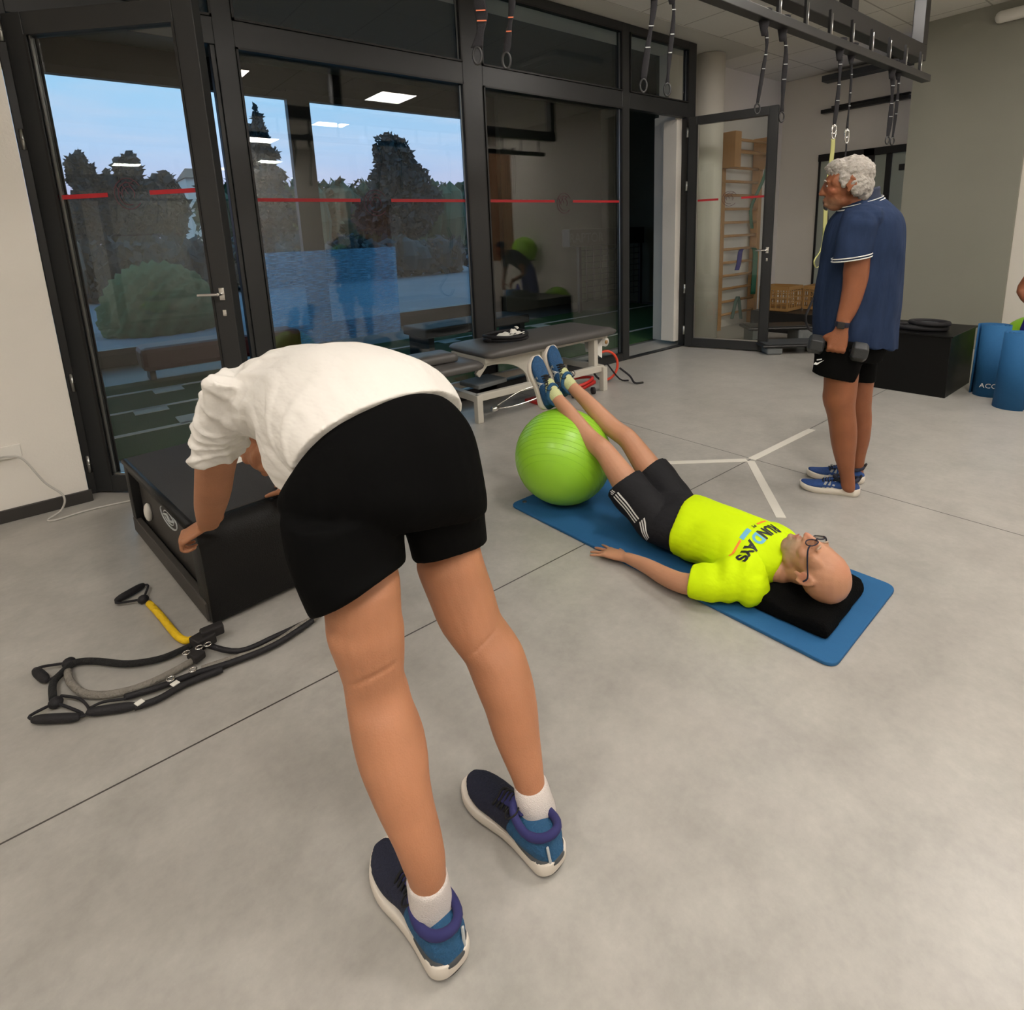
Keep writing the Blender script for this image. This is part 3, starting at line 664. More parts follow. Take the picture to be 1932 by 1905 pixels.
def karabiner(px0, py0, px1, py1, lb):
    a, b = SP(px0, py0), SP(px1, py1); r = empty('karabiner', a, lb, 'karabiner', 'karabiners under the rig')
    ux = Vector((.78, -.62, 0)); m_ = MB(); L = (b-a)
    m_.tube([a, a+ux*.014+L*.12, a+ux*.014+L*.8, b, a-ux*.012+L*.75, a-ux*.010+L*.15], .005, 8, closed=True, smooth=3); m_.build('ring', M['chrome'], r, True)
    return b
k1 = karabiner(1574, 238, 1572, 262, 'shiny karabiner on the left, holding the yellow green trainer')
k2 = karabiner(1598, 246, 1597, 270, 'shiny karabiner on the right, above the white-haired man')
tr = empty('suspension_trainer', k1, 'yellow green webbing trainer hanging behind the white-haired man', 'suspension trainer')
def strip(mb, pts, w, th=.003, sd=None):
    sd = Vector((.78, -.62, 0)) if sd is None else sd; cp = catmull([Vector(p) for p in pts], 5); mb.rings([(p, sd*w*.5, HD*th*.5) for p in cp], 8, 1)
m_ = MB(); strip(m_, [k1, SP(1570, 290), SP(1563, 340), SP(1558, 390), SP(1556, 440), SP(1554, 500)], .032); strip(m_, [SP(1556, 430), SP(1549, 470), SP(1536, 492), SP(1541, 505), SP(1552, 490), SP(1557, 450)], .012, .006)
m_.build('webbing', M['trx'], tr, True)
m_ = MB(); strip(m_, [k2, SP(1594, 300), SP(1575, 420), SP(1550, 520), SP(1535, 560)], .012, .004); strip(m_, [SP(1556, 380), SP(1560, 420), SP(1556, 455)], .03, .01)
m_.build('buckle_strap', M['strapm'], tr, True)
m_ = MB(); m_.tube([SP(1536, 560), SP(1527, 580), SP(1520, 600), SP(1526, 620), SP(1537, 624), SP(1546, 600)], .008, 8, smooth=4); m_.build('foot_loop', M['strapm'], tr, True)
dl = 0

# ------------------------------------------------------------ treatment table
tb = empty('treatment_table', (3.3, 4.0, 0), 'long grey vinyl treatment table with a cream steel frame below the windows', 'table')
def cushion(name, pts, z0, z1, mt, par, ins=.03):
    """padded slab with rounded rim over a 4-corner plan"""
    c = sum((Vector((*p, 0)) for p in pts), Vector())/4; mb = MB(); n = 40; R = []
    def plan(k, s):
        q = k/n*4; i = int(q) % 4; t = q-int(q); a = Vector((*pts[i], 0)); b = Vector((*pts[(i+1) % 4], 0)); p = a.lerp(b, t)
        # pull the corners in
        d = min(t, 1-t); cf = 1-.03*max(0, 1-d/.10)**2
        return c+(p-c)*cf*s
    prof = [(z0, .0), (z0, .955), (z0+.012, .985), ((z0+z1)/2, 1.0), (z1-.02, .985), (z1-.005, .95), (z1+.006, .8), (z1+.012, .4), (z1+.012, .0)]
    vs = []; f = []
    for z, s in prof:
        for k in range(n): p = plan(k, max(s, .002)); vs.append((p.x, p.y, z))
    for j in range(len(prof)-1):
        for k in range(n): f.append((j*n+k, j*n+(k+1) % n, (j+1)*n+(k+1) % n, (j+1)*n+k))
    f.append(tuple(range(n))[::-1]); f.append(tuple((len(prof)-1)*n+k for k in range(n)))
    mb.add(vs, f); return mb.build(name, mt, par, True)
cushion('head_cushion', [(2.65, 3.62), (4.22, 3.63), (4.24, 4.28), (2.67, 4.27)], .535, .60, M['greyvinyl'], tb)
cushion('leg_cushion', [(1.55, 3.60), (2.62, 3.61), (2.63, 4.26), (1.55, 4.25)], .475, .54, M['greyvinyl'], tb)
b = MB(); b.bar((2.68, 3.72, .515), (4.15, 3.72, .525), .03, .045); b.bar((2.68, 4.18, .515), (4.15, 4.18, .525), .03, .045); b.bar((2.69, 3.70, .515), (2.69, 4.2, .515), .03, .045); b.bar((4.12, 3.70, .52), (4.12, 4.2, .52), .03, .045); b.bar((1.7, 3.75, .455), (2.66, 3.75, .47), .03, .03); b.bar((1.7, 4.15, .455), (2.66, 4.15, .47), .03, .03)
b.build('top_frame', M['cream'], tb, bev=.004)
b = MB(); b.bar((2.62, 3.76, .21), (4.06, 3.70, .22), .05, .06); b.bar((2.62, 4.22, .21), (4.06, 4.22, .22), .05, .06); b.bar((2.62, 3.74, .205), (2.62, 4.24, .205), .05, .06); b.bar((4.04, 3.70, .22), (4.04, 4.24, .22), .05, .06)
b.build('base_frame', M['cream'], tb, bev=.005)
for x, y in ((2.62, 3.75), (4.05, 3.68), (2.62, 4.23), (4.05, 4.23)): MB().box((x-.028, y-.028, 0), (x+.028, y+.028, .235)).build('leg', M['cream'], tb, bev=.004)
b = MB()       # curved hinge plate and lift arms
arc = [(2.72, .50), (3.3, .50), (3.34, .25), (3.16, .235)]+[(2.80+.36*math.cos(a), .235+.225*math.sin(a)) for a in [i*math.pi/16 for i in range(0, 8)]]+[(2.80, .462), (2.72, .462)]
n = len(arc); vs = [(x, 3.74, z) for x, z in arc]+[(x, 3.765, z) for x, z in arc]; b.add(vs, [tuple(range(n)), tuple(range(n, 2*n))[::-1]]+[(i, (i+1) % n, n+(i+1) % n, n+i) for i in range(n)])
b.box((3.30, 3.71, .235), (3.37, 3.78, .50)); b.bar((2.62, 3.75, .40), (2.74, 3.75, .52), .03, .05)
b.build('hinge_plate', M['cream'], tb, bev=.003); MB().box((3.95, 3.70, .24), (4.0, 3.78, .50)).build('lift_arm', M['cream'], tb, bev=.003); MB().bar((3.4, 4.15, .26), (3.95, 4.15, .50), .04, .04).build('lift_arm', M['cream'], tb, bev=.003)
b = MB(); b.obox((2.86, 4.0, .262), (.17, .02, .0), (-.01, .13, 0), (-.0, 0, .02)); b.build('control_box', M['steng'], tb, bev=.01)
b = MB(); b.tube([(2.72, 3.72, .10), (3.0, 3.71, .075), (3.4, 3.68, .12), (3.62, 3.66, .15)], .008, 8, smooth=4); b.tube([(2.78, 3.74, .10), (3.05, 3.72, .19), (3.35, 3.7, .2)], .006, 8, smooth=4); b.cyl((2.72, 3.70, .10), (2.78, 3.70, .10), .022, 12)
b.build('foot_lever', M['chrome'], tb, True)
b = MB(); b.rings([((4.20, 3.78, .44), (.045, 0, 0), (0, 0, .045)), ((4.16, 4.18, .44), (.045, 0, 0), (0, 0, .045))], 22, 1); pr_ = empty('paper_roll', (4.2, 3.8, .44), 'white paper roll on the right end of the treatment table', 'paper roll')
b.build('roll', M['paper'], pr_, True); MB().cyl((4.205, 3.772, .44), (4.20, 3.80, .44), .02, 16).build('core', M['crate'], pr_, True)
MB().add([(4.16, 3.79, .475), (4.12, 4.0, .475), (4.03, 3.79, .37), (4.0, 3.86, .36), (4.10, 3.74, .30), (4.22, 3.80, .485)], [(0, 1, 3, 2), (0, 2, 4), (0, 5, 1)]).build('loose_sheet', M['paper'], pr_)
cushion_ = cushion('bolster', [(2.06, 3.74), (2.44, 3.72), (2.46, 3.98), (2.10, 4.0)], .555, .615, M['greyvinyl'], None); tag(cushion_, 'small grey padded pillow lying on the left half of the treatment table', 'pillow')
def ringcoil(name, c, r, rr, lb, cat, mt, turns=2, grp=None, dz=.03):
    ro = empty(name, c, lb, cat, grp); c = Vector(c)
    for t in range(turns):
        off = Vector((random.uniform(-.02, .02), random.uniform(-.02, .02), t*dz+rr))
        pts = [c+off+Vector((math.cos(a)*r[0], math.sin(a)*r[1], .006*math.sin(a*2+t))) for a in [i*2*math.pi/28 for i in range(28)]]
        MB().tube(pts, rr, 10, closed=True).build('loop', mt, ro, True)
    return ro
hr = ringcoil('pilates_ring', (3.08, 3.93, .612), (.20, .17), .015, 'black padded pilates ring lying on the treatment table', 'exercise ring', M['rubber'], 2)
for a in (0.0, math.pi): MB().ell((3.08+.20*math.cos(a), 3.93+.17*math.sin(a), .638), (.022, .05, .024)).build('grip_pad', M['rubber'], hr, True)
b = MB()
b.rings([((2.97, 3.86, .665), (.05, .01, 0), (0, .05, .006)), ((3.07, 3.86, .675), (.07, .01, 0), (0, .06, .01)), ((3.17, 3.86, .668), (.05, 0, 0), (0, .05, .008))], 16, 3, True)
b.rings([((3.11, 3.88, .67), (.02, 0, 0), (0, .02, .01)), ((3.15, 3.90, .70), (.035, 0, .01), (0, .03, .012)), ((3.18, 3.91, .705), (.025, 0, 0), (0, .02, .01))], 16, 3, True)
cl = blob('face_mask', b, M['paper'], None, .006, 3, lambda co, no: .003*np.sin(co[:, 0]*90)*np.cos(co[:, 1]*70)); tag(cl, 'crumpled white paper mask lying on the black ring on the treatment table', 'paper')

# things on the floor at the table end
c = Vector((4.30, 3.78, .0)); ho = empty('resistance_hoop', c, 'orange red hoop with black cords leaning at the right end of the treatment table', 'exercise hoop')
pts = [Vector((4.30, 3.88, .17))+Vector((math.cos(a)*.13, -math.cos(a)*.05, math.sin(a)*.15)) for a in [i*2*math.pi/24 for i in range(24)]]
MB().tube(pts[-7:]+pts[:9], .013, 10).build('tube', M['orm'], ho, True); MB().tube(pts[8:18], .011, 8).build('black_tube', M['rubber'], ho, True)
b = MB(); b.tube([(4.38, 3.76, .15), (4.44, 3.68, .07), (4.42, 3.6, .015), (4.5, 3.56, .012)], .010, 8, smooth=4); b.tube([(4.3, 3.86, .2), (4.4, 3.78, .03), (4.47, 3.72, .012)], .008, 8, smooth=4); b.build('cord', M['rubber'], ho, True)
ra = empty('ab_roller', (3.80, 3.74, 0), 'red frame on small black wheels lying under the treatment table, by its right leg', 'roller')
b = MB(); b.tube([(3.62, 3.66, .12), (3.75, 3.62, .14), (3.92, 3.70, .15), (3.80, 3.85, .13)], .014, 8, closed=True, smooth=3); b.bar((3.68, 3.64, .09), (3.92, 3.68, .11), .04, .03); b.build('frame', M['redm'], ra, True)
for p in ((3.88, 3.66), (3.66, 3.70)): MB().cyl((p[0]-.012, p[1], .035), (p[0]+.012, p[1]-.01, .035), .034, 20).build('wheel', M['outsole'], ra, True)
rs = empty('jack_stand', (3.35, 3.95, 0), 'upright red metal stand under the middle of the treatment table', 'stand')
MB().box((3.37, 3.80, .0), (3.45, 3.88, .23)).build('post', M['redm'], rs, bev=.005); MB().box((3.28, 3.72, 0), (3.52, 3.95, .025)).build('foot', M['redm'], rs, bev=.004)
tag(ringcoil('folded_cable', (1.95, 3.95, 0), (.16, .1), .006, 'thin black cable coiled under the left end of the treatment table', 'cable', M['rubber'], 2, dz=.01), None) if False else None

# ------------------------------------------------------------ black padded box the bending man holds
bx = empty('padded_box', (.55, 3.0, 0), 'large black padded bench with a recessed side panel, left of the bending man', 'padded box')
A = Vector((.322, 2.385, 0)); Bf = Vector((.19, 3.60, 0)); ly = (Bf-A); Ly = ly.length; ly /= Ly; lx = Vector((ly.y, -ly.x, 0)); Wx = .80; Hz = .42
def Q(a, b_, z): return A+lx*a+ly*b_+Vector((0, 0, z))
def qbox(mb, a0, a1, b0, b1, z0, z1, mi=0): mb.obox(Q((a0+a1)/2, (b0+b1)/2, (z0+z1)/2), lx*((a1-a0)/2), ly*((b1-b0)/2), Vector((0, 0, (z1-z0)/2)), mi)
b = MB(); qbox(b, .035, Wx, .10, Ly-.05, .015, .405); b.build('core', M['panel'], bx, bev=.004)
b = MB(); qbox(b, .0, Wx+.01, .13, Ly, .405, .42); b.build('top_cover', M['vinyltop'], bx, bev=.007)
def sweep(mb, prof, a0, a1):     # profile in (b,z) swept along lx
    n = len(prof); vs = [Q(a0, p[0], p[1]) for p in prof]+[Q(a1, p[0], p[1]) for p in prof]
    mb.add(vs, [tuple(range(n)), tuple(range(n, 2*n))[::-1]]+[(i, (i+1) % n, n+(i+1) % n, n+i) for i in range(n)])
b = MB(); pr = [(.15, .40)]+[(.13-.11*math.sin(a)+.0, .30+.115*math.cos(a)) for a in [i*math.pi/2/8 for i in range(9)]]+[(.012, .2), (.01, .02), (.10, .02), (.15, .1)]
sweep(b, pr, -.005, Wx+.01); b.build('front_pad', M['vinyl'], bx, True, .004)
b = MB(); pr = [(Ly-.07, .40), (Ly-.07, .02), (Ly+.0, .02), (Ly+.012, .2), (Ly+.012, .36)]+[(Ly-.03+.042*math.cos(a), .375+.045*math.sin(a)) for a in [i*math.pi/2/6 for i in range(7)]]
sweep(b, pr, -.005, Wx+.01); b.build('rear_pad', M['vinyl'], bx, True, .004)
b = MB(); b.tube([Q(-.002, .13, .41), Q(-.002, Ly-.02, .41)], .016, 12); qbox(b, -.004, .03, .10, Ly, .365, .405); b.build('top_rim', M['vinyl'], bx, True)
b = MB(); qbox(b, -.012, .02, .05, Ly-.02, .012, .095); b.build('side_skirt', M['panel'], bx, bev=.006)
b = MB(); b.ell(Q(.022, .98, .18), (.02, .028, .05)); b.build('white_handle', M['plug'], bx, True)
b = MB()
for q, th in ((1, .004), (.62, .003)): b.tube([Q(.033, .62+.13*q*math.cos(a), .265+.045*q*math.sin(a)) for a in [i*2*math.pi/28 for i in range(28)]], th, 6, closed=True)
b.tube([Q(.032, .54, .27), Q(.032, .60, .255), Q(.032, .64, .275), Q(.032, .70, .26)], .006, 6); b.build('oval_badge', M['silver'], bx, True)
lt = MB(); lt.obox(Q(.42, .80, .4225), lx*.10+ly*.02, ly*.14-lx*.03, Vector((0, 0, .002))); tag(lt.build('paper_sheet', M['paper']), 'white paper sheet on top of the black padded bench, half hidden by the bending man', 'paper')

# ------------------------------------------------------------ resistance tubes on the floor
def fl(px, py, z=.02): return at(px, py, 2, z)
def handle(root, c, d, L=.125, apex=None, r=.016):
    d = Vector(d).normalized(); c = Vector(c)
    b = MB(); b.rings([(c-d*L/2, d.orthogonal().normalized()*r*.8, d.cross(d.orthogonal()).normalized()*r*.8), (c-d*L*.3, d.orthogonal().normalized()*r, d.cross(d.orthogonal()).normalized()*r), (c+d*L*.3, d.orthogonal().normalized()*r, d.cross(d.orthogonal()).normalized()*r), (c+d*L/2, d.orthogonal().normalized()*r*.8, d.cross(d.orthogonal()).normalized()*r*.8)], 16, 4, True)
    b.build('grip', M['rubber'], root, True)
    if apex is not None:
        ap = Vector(apex); s = MB(); s.tube([c-d*L*.52, c-d*L*.62+(ap-c)*.25, ap], .005, 8, smooth=4); s.tube([c+d*L*.52, c+d*L*.62+(ap-c)*.25, ap], .005, 8, smooth=4); s.build('triangle_strap', M['strapm'], root, True)
        MB().ell(ap, (.022, .022, .018)).build('end_ball', M['rubber'], root, True)
yt = empty('resistance_tube', fl(300, 1160), 'yellow sleeved resistance tube with a black handle, beside the padded bench', 'resistance tube', 'resistance tubes on the floor')
MB().tube([fl(281, 1138), fl(300, 1158), fl(318, 1180), fl(335, 1200), fl(350, 1208), fl(362, 1206)], .0135, 14, smooth=6).build('sleeve', M['yellow'], yt, True)
a0, a1 = fl(222, 1131), fl(268, 1105); handle(yt, (a0+a1)/2, a1-a0, (a1-a0).length, fl(270, 1130))
bt = empty('resistance_tube', fl(250, 1245), 'black sleeved resistance tube running in a long curve to the leftmost foam handle', 'resistance tube', 'resistance tubes on the floor')
MB().tube([fl(380, 1208), fl(345, 1225), fl(300, 1243), fl(240, 1252), fl(180, 1247), fl(142, 1250), fl(118, 1268), fl(100, 1290), fl(100, 1318)], .012, 14, smooth=6).build('sleeve', M['blackrope'], bt, True)
a0, a1 = fl(64, 1262), fl(90, 1285); handle(bt, (a0+a1)/2, a1-a0, .085, fl(130, 1250))
gt = empty('resistance_tube', fl(250, 1300), 'grey sleeved resistance tube bent round in a wide loop', 'resistance tube', 'resistance tubes on the floor')
MB().tube([fl(362, 1247), fl(330, 1265), fl(290, 1285), fl(240, 1303), fl(190, 1311), fl(155, 1306), fl(132, 1285), fl(128, 1266)], .0125, 14, smooth=6).build('sleeve', M['greyrope'], gt, True)
MB().tube([fl(380, 1262), fl(430, 1245), fl(480, 1230), fl(530, 1205), fl(570, 1178), fl(600, 1162)], .0115, 14, smooth=6).build('long_sleeve', M['greyrope'], gt, True)
h1 = empty('resistance_tube', fl(160, 1330), 'black resistance tube with two foam handles, nearest the camera of the bundle', 'resistance tube', 'resistance tubes on the floor')
a0, a1 = fl(66, 1357), fl(145, 1353); handle(h1, (a0+a1)/2, a1-a0, (a1-a0).length, fl(105, 1325), .015)
a0, a1 = fl(170, 1343), fl(252, 1332); handle(h1, (a0+a1)/2, a1-a0, (a1-a0).length, None, .015)
b = MB(); b.tube([fl(115, 1312), fl(150, 1318), fl(168, 1338), fl(158, 1350), fl(147, 1352)], .0045, 8, smooth=4); b.tube([fl(170, 1335), fl(195, 1324), fl(238, 1318)], .0045, 8, smooth=4)
b.tube([fl(235, 1315), fl(300, 1296), fl(370, 1270), fl(440, 1248), fl(520, 1215), fl(590, 1170)], .011, 10, smooth=6); b.tube([fl(255, 1334), fl(300, 1318), fl(350, 1290), fl(420, 1262)], .011, 10, smooth=6); b.tube([fl(385, 1215, .03), fl(450, 1228), fl(520, 1200), fl(580, 1172)], .010, 10, smooth=5)
b.build('tube', M['rubber'], h1, True)
b = MB(); b.obox(fl(383, 1207, .03), (.035, .01, 0), (-.01, .03, 0), (0, 0, .022)); b.obox(fl(370, 1235, .03), (.02, .01, 0), (-.01, .03, 0), (0, 0, .014)); b.obox(fl(400, 1190, .05), (.04, .0, 0), (-.0, .02, 0), (0, 0, .02)); b.build('clip_block', M['outsole'], h1, bev=.006)
b = MB()
for px, py in ((376, 1221), (392, 1215), (364, 1263), (352, 1231), (322, 1280)): p = fl(px, py, .045); b.tube([p+Vector((.012*math.cos(t), .012*math.sin(t), 0)) for t in [i*math.pi/5 for i in range(10)]], .003, 6, closed=True)
b.build('metal_ring', M['chrome'], h1, True)
for px, py in ((330, 1289), (263, 1325)): b = MB(); b.obox(fl(px, py, .031), (.011, .004, 0), (-.004, .010, 0), (0, 0, .0015)); b.build('paper_label', M['paper'], h1)

# ------------------------------------------------------------ exercise mat, ball, pillow
def roundslab(name, pts, z0, z1, rad, mt, lb, cat):
    P = [Vector((*p, 0)) for p in pts]; n = len(P); out = []
    for i in range(n):
        a, b_, c_ = P[i-1], P[i], P[(i+1) % n]; d0 = (a-b_).normalized(); d1 = (c_-b_).normalized()
        for k in range(7):
            t = k/6; out.append((b_+d0*rad).lerp(b_, t).lerp(b_.lerp(b_+d1*rad, t), t))
    m_ = MB(); N = len(out); m_.add([(p.x, p.y, z0) for p in out]+[(p.x, p.y, z1) for p in out], [tuple(range(N))[::-1], tuple(range(N, 2*N))]+[(i, (i+1) % N, N+(i+1) % N, N+i) for i in range(N)])
    return tag(m_.build(name, mt, None, False, .004, 3), lb, cat)
mt_ = roundslab('exercise_mat', [(1.855, 2.40), (1.888, .675), (2.545, .70), (2.50, 2.41)], .001, .016, .05, M['matb'], 'blue foam exercise mat under the lying man', 'mat')
b = MB(); b.cyl((1.93, 2.36, .014), (1.93, 2.36, .02), .012, 14); mt_h = b.build('eyelet', M['grey'], None, True); mt_h.parent = mt_
BC = Vector((2.104, 2.215, .2835)); b = MB(); b.ell(BC, (.268, .268, .267), n=56)
gb = tag(b.build('gym_ball', M['ball'], None, True), 'lime green gym ball on the blue mat under the lying man\'s heels', 'gym ball')
gb.data.transform(Matrix.Translation(-BC)); gb.location = BC
ax = Vector((.75, .45, .48)).normalized(); rb_ = MB()
b1 = ax.orthogonal().normalized(); b2 = ax.cross(b1)
for h_ in [i*.026-.19 for i in range(15)]:
    rr = math.sqrt(.2678**2-h_*h_); rb_.tube([BC+ax*h_+(b1*math.cos(t)+b2*math.sin(t))*rr for t in [i*2*math.pi/60 for i in range(60)]], .0011, 5, closed=True)
ORG[gb.name] = BC; rb_.build('rib', M['ball'], gb, True)
pl = MB(); px_ = MB()
def pc(x, y): return x, y
cpl = Vector((2.19, .892, 0)); ux_ = Vector((.97, .06, 0)).normalized(); uy_ = Vector((-ux_.y, ux_.x, 0))
prof = [(-.135, .018), (-.135, .05), (-.12, .078), (-.08, .086), (-.03, .072), (.02, .066), (.07, .088), (.10, .094), (.13, .082), (.145, .05), (.145, .018)]
vs = []; n = len(prof); xs = [-.205, -.195, -.1, 0, .1, .195, .205]
for k, xx in enumerate(xs):
    s = .93 if k in (0, len(xs)-1) else 1
    for y_, z_ in prof: p = cpl+ux_*xx+uy_*(y_*s); vs.append((p.x, p.y, .017+(z_-.018)*s+.0))
f = [tuple(range(n))[::-1], tuple((len(xs)-1)*n+k for k in range(n))]
for j in range(len(xs)-1):
    for k in range(n): f.append((j*n+k, j*n+(k+1) % n, (j+1)*n+(k+1) % n, (j+1)*n+k))
pl.add(vs, f); tag(blob('neck_pillow', pl, M['pillow'], None, .008, 3), 'black plush contoured pillow under the lying man\'s head', 'pillow')

# ------------------------------------------------------------ white tape star on the floor
def tapeline(p, q, w=.05):
    p = Vector((*p, .0012)); q = Vector((*q, .0012)); b = MB(); b.bar(p, q, w, .0016); return b
st = empty('floor_tape_star', (3.41, 1.82, 0), 'three white tape strips meeting in a star on the floor behind the lying man', 'floor marking')
ctr = at(1415, 868, 2, 0)
for p, lb in ((at(1532, 810, 2, 0), 0), (at(1474, 977, 2, 0), 0), (at(1200, 875, 2, 0), 0)):
    d = (p-ctr).normalized(); tapeline((ctr+d*.02)[:2], p[:2]).build('tape_strip', M['tape'], st)

# ------------------------------------------------------------ socket, cable
so = empty('power_socket', (-.33, 4.262, .40), 'white power socket on the left wall with a cable plugged in', 'socket')
MB().box((-.50, 4.258, .37), (-.245, 4.272, .445)).build('plate', M['plug'], so, bev=.003); MB().box((-.40, 4.235, .38), (-.34, 4.26, .42)).build('plug', M['plug'], so, bev=.006)
cb = MB(); cb.tube([(-.36, 4.232, .395), (-.30, 4.20, .40), (-.24, 4.18, .37), (-.17, 4.15, .22), (-.10, 4.13, .12), (-.12, 4.12, .045), (-.19, 4.115, .006), (-.15, 4.08, .006), (-.02, 4.10, .006), (.10, 4.09, .006), (.30, 4.05, .006)], .0055, 10, smooth=8)
tag(cb.build('power_cable', M['cable'], None, True), 'grey cable sagging from the wall socket onto the floor', 'cable')

# ------------------------------------------------------------ right side: black box, pads, rolled mats, ball
bb = empty('plyometric_box', (6.1, 1.8, 0), 'glossy black wooden box against the grey wall, behind the standing man', 'box')
MB().box((5.77, 1.392, 0), (6.48, 2.32, .518)).build('body', M['blkbox'], bb, bev=.004); MB().box((5.755, 1.378, .518), (6.49, 2.33, .532)).build('lid', M['blkbox'], bb, bev=.003)
def pad(c, r, rz, lb):
    ro = empty('cushion_ring', c, lb, 'cushion', 'black ring cushions on the black box'); x, y, z = c
    for k in range(1):
        pts = [Vector((x+math.cos(a)*r[0], y+math.sin(a)*r[1], z+rz)) for a in [i*2*math.pi/26 for i in range(26)]]
        MB().tube(pts, rz, 12, closed=True, flat=1.0).build('pad', M['rubber'], ro, True)
    MB().tube([Vector((x+math.cos(a)*r[0]*.5, y+math.sin(a)*r[1]*.5, z+rz*.7)) for a in [i*2*math.pi/20 for i in range(20)]], rz*.5, 8, closed=True).build('inner_pad', M['grey'], ro, True)
pad((6.02, 1.70, .533), (.13, .20), .022, 'wide lower black ring cushion resting on the black box'); pad((6.00, 1.62, .579), (.11, .14), .020, 'narrow upper black ring cushion on top of the other one'); 
def rollmat(c, r, h, lb, lean=(0, 0), text=None, ph=0):
    ro = empty('rolled_mat', c, lb, 'mat', 'blue rolled mats beside the black box'); x, y, z = c
    mb = MB(); N = 90; turns = 3.2; outer = []; inner = []
    for i in range(N+1):
        t = i/N; a = ph+t*turns*2*math.pi; rr = r*(.32+.68*t); outer.append((rr*math.cos(a), rr*math.sin(a))); inner.append(((rr-.010)*math.cos(a), (rr-.010)*math.sin(a)))
    vs = []
    for zz in (0, h):
        for p in outer+inner: vs.append((x+p[0]*(1+.02*zz)+lean[0]*zz, y+p[1]+lean[1]*zz, z+zz))
    K = 2*(N+1); f = []
    for i in range(N):
        o0, o1, i0, i1 = i, i+1, N+1+i, N+2+i
        f += [(o0, o1, o1+K, o0+K), (i1, i0, i0+K, i1+K), (o0+K, o1+K, i1+K, i0+K), (o1, o0, i0, i1)]
    f += [(0, N+1, N+1+K, K), (N, N+K, 2*N+1+K, 2*N+1)]
    mb.add(vs, f); o_ = mb.build('foam', M['matb'], ro, False); 
    for p in o_.data.polygons: p.use_smooth = len(p.vertices) == 4 and abs(p.normal.z) < .5
    if text:
        v, ff = textmesh(text, .055, 1); a_ = math.atan2(-y, -x)+.15; q = []
        for p in v:
            an = a_-(-p[0])/r; zz = .10+p[1]; q.append((x+(r+.004)*math.cos(an)+lean[0]*zz, y+(r+.004)*math.sin(an)+lean[1]*zz, zz))
        MB().add(q, ff).build('lettering', M['whitet'], ro)
    return ro
rollmat((6.12, 1.19, 0), .118, .60, 'blue rolled mat standing behind the other one, with white lettering near its foot', (.06, .0), 'ACCL', .4)
rollmat((5.83, .975, 0), .122, .60, 'blue rolled mat standing in front, with a vertical seam', (.02, -.03), None, 2.75)
BC2 = Vector((7.15, 1.10, .275+.0)); b = MB(); b.ell((0, 0, 0), (.275, .275, .275), n=40); g2 = b.build('gym_ball', M['ball'], None, True); g2.location = BC2+Vector((.15, .0, 0)); tag(g2, 'lime green gym ball partly hidden behind the blue rolled mats', 'gym ball')

# ------------------------------------------------------------ behind the open door: wall bars, steps, crates
wb = empty('wall_bars', (7.9, 4.72, 0), 'beech wall bars seen through the glass of the open door', 'wall bars')
X0, X1, YB = 7.62, 8.62, 4.74
for x in (X0, X1):
    MB().box((x-.045, YB-.10, 0), (x+.045, YB+.02, 2.75)).build('upright', M['wood'], wb, bev=.006)
MB().box((X0-.08, YB-.30, 2.28), (X0+.07, YB+.0, 2.75)).build('top_bracket', M['wood'], wb, bev=.006); MB().box((X1-.05, YB-.28, 2.30), (X1+.05, YB+.0, 2.75)).build('top_bracket', M['wood'], wb, bev=.006)
for k in range(13):
    z = .22+k*.19+(.05 if k > 11 else 0); MB().rings([((X0, YB-.07, z), (0, .016, 0), (0, 0, .02)), ((X1, YB-.07, z), (0, .016, 0), (0, 0, .02))], 12, 1).build('rung', M['wood'], wb, True)
for yb, z in ((YB-.22, 2.66), (YB-.22, 2.50)): MB().rings([((X0, yb, z), (0, .016, 0), (0, 0, .02)), ((X1, yb, z), (0, .016, 0), (0, 0, .02))], 12, 1).build('top_rung', M['wood'], wb, True)
def bandloop(pts, w, mt, lb):
    o_ = MB(); strip(o_, pts, w, .006); return tag(o_.build('resistance_band', mt, None, True), lb, 'band', 'elastic bands on the wall bars')
yb = YB-.10
bandloop([(8.57, yb-.16, 2.66), (8.49, yb-.12, 2.2), (8.39, yb, 1.8), (8.37, yb, 1.62), (8.42, yb, 1.45)], .05, M['band'], 'long dark green elastic band hanging from the topmost rung')
bandloop([(8.17, yb, 1.16), (8.08, yb-.02, 1.12), (8.05, yb-.02, .96), (8.00, yb-.02, .86)], .07, M['bluef'], 'short dark blue elastic band draped over a middle rung')
bandloop([(8.42, yb, 1.17), (8.50, yb-.02, 1.12), (8.51, yb-.02, .85), (8.49, yb-.02, .46)], .08, M['band'], 'wide green elastic band hanging at the right upright')
bandloop([(7.95, yb, .14), (8.00, yb-.03, .42), (8.08, yb-.02, .44), (8.15, yb-.03, .12)], .05, M['bandg'], 'grey green elastic band looped low over the bottom rungs')
pi = MB(); pi.cyl((7.10, 4.58, 0), (7.10, 4.58, 3.64), .19, 36); tag(pi.build('round_pillar', M['wall'], None, True), 'pale round pillar seen through the open glass door, left of the wall bars', 'pillar')
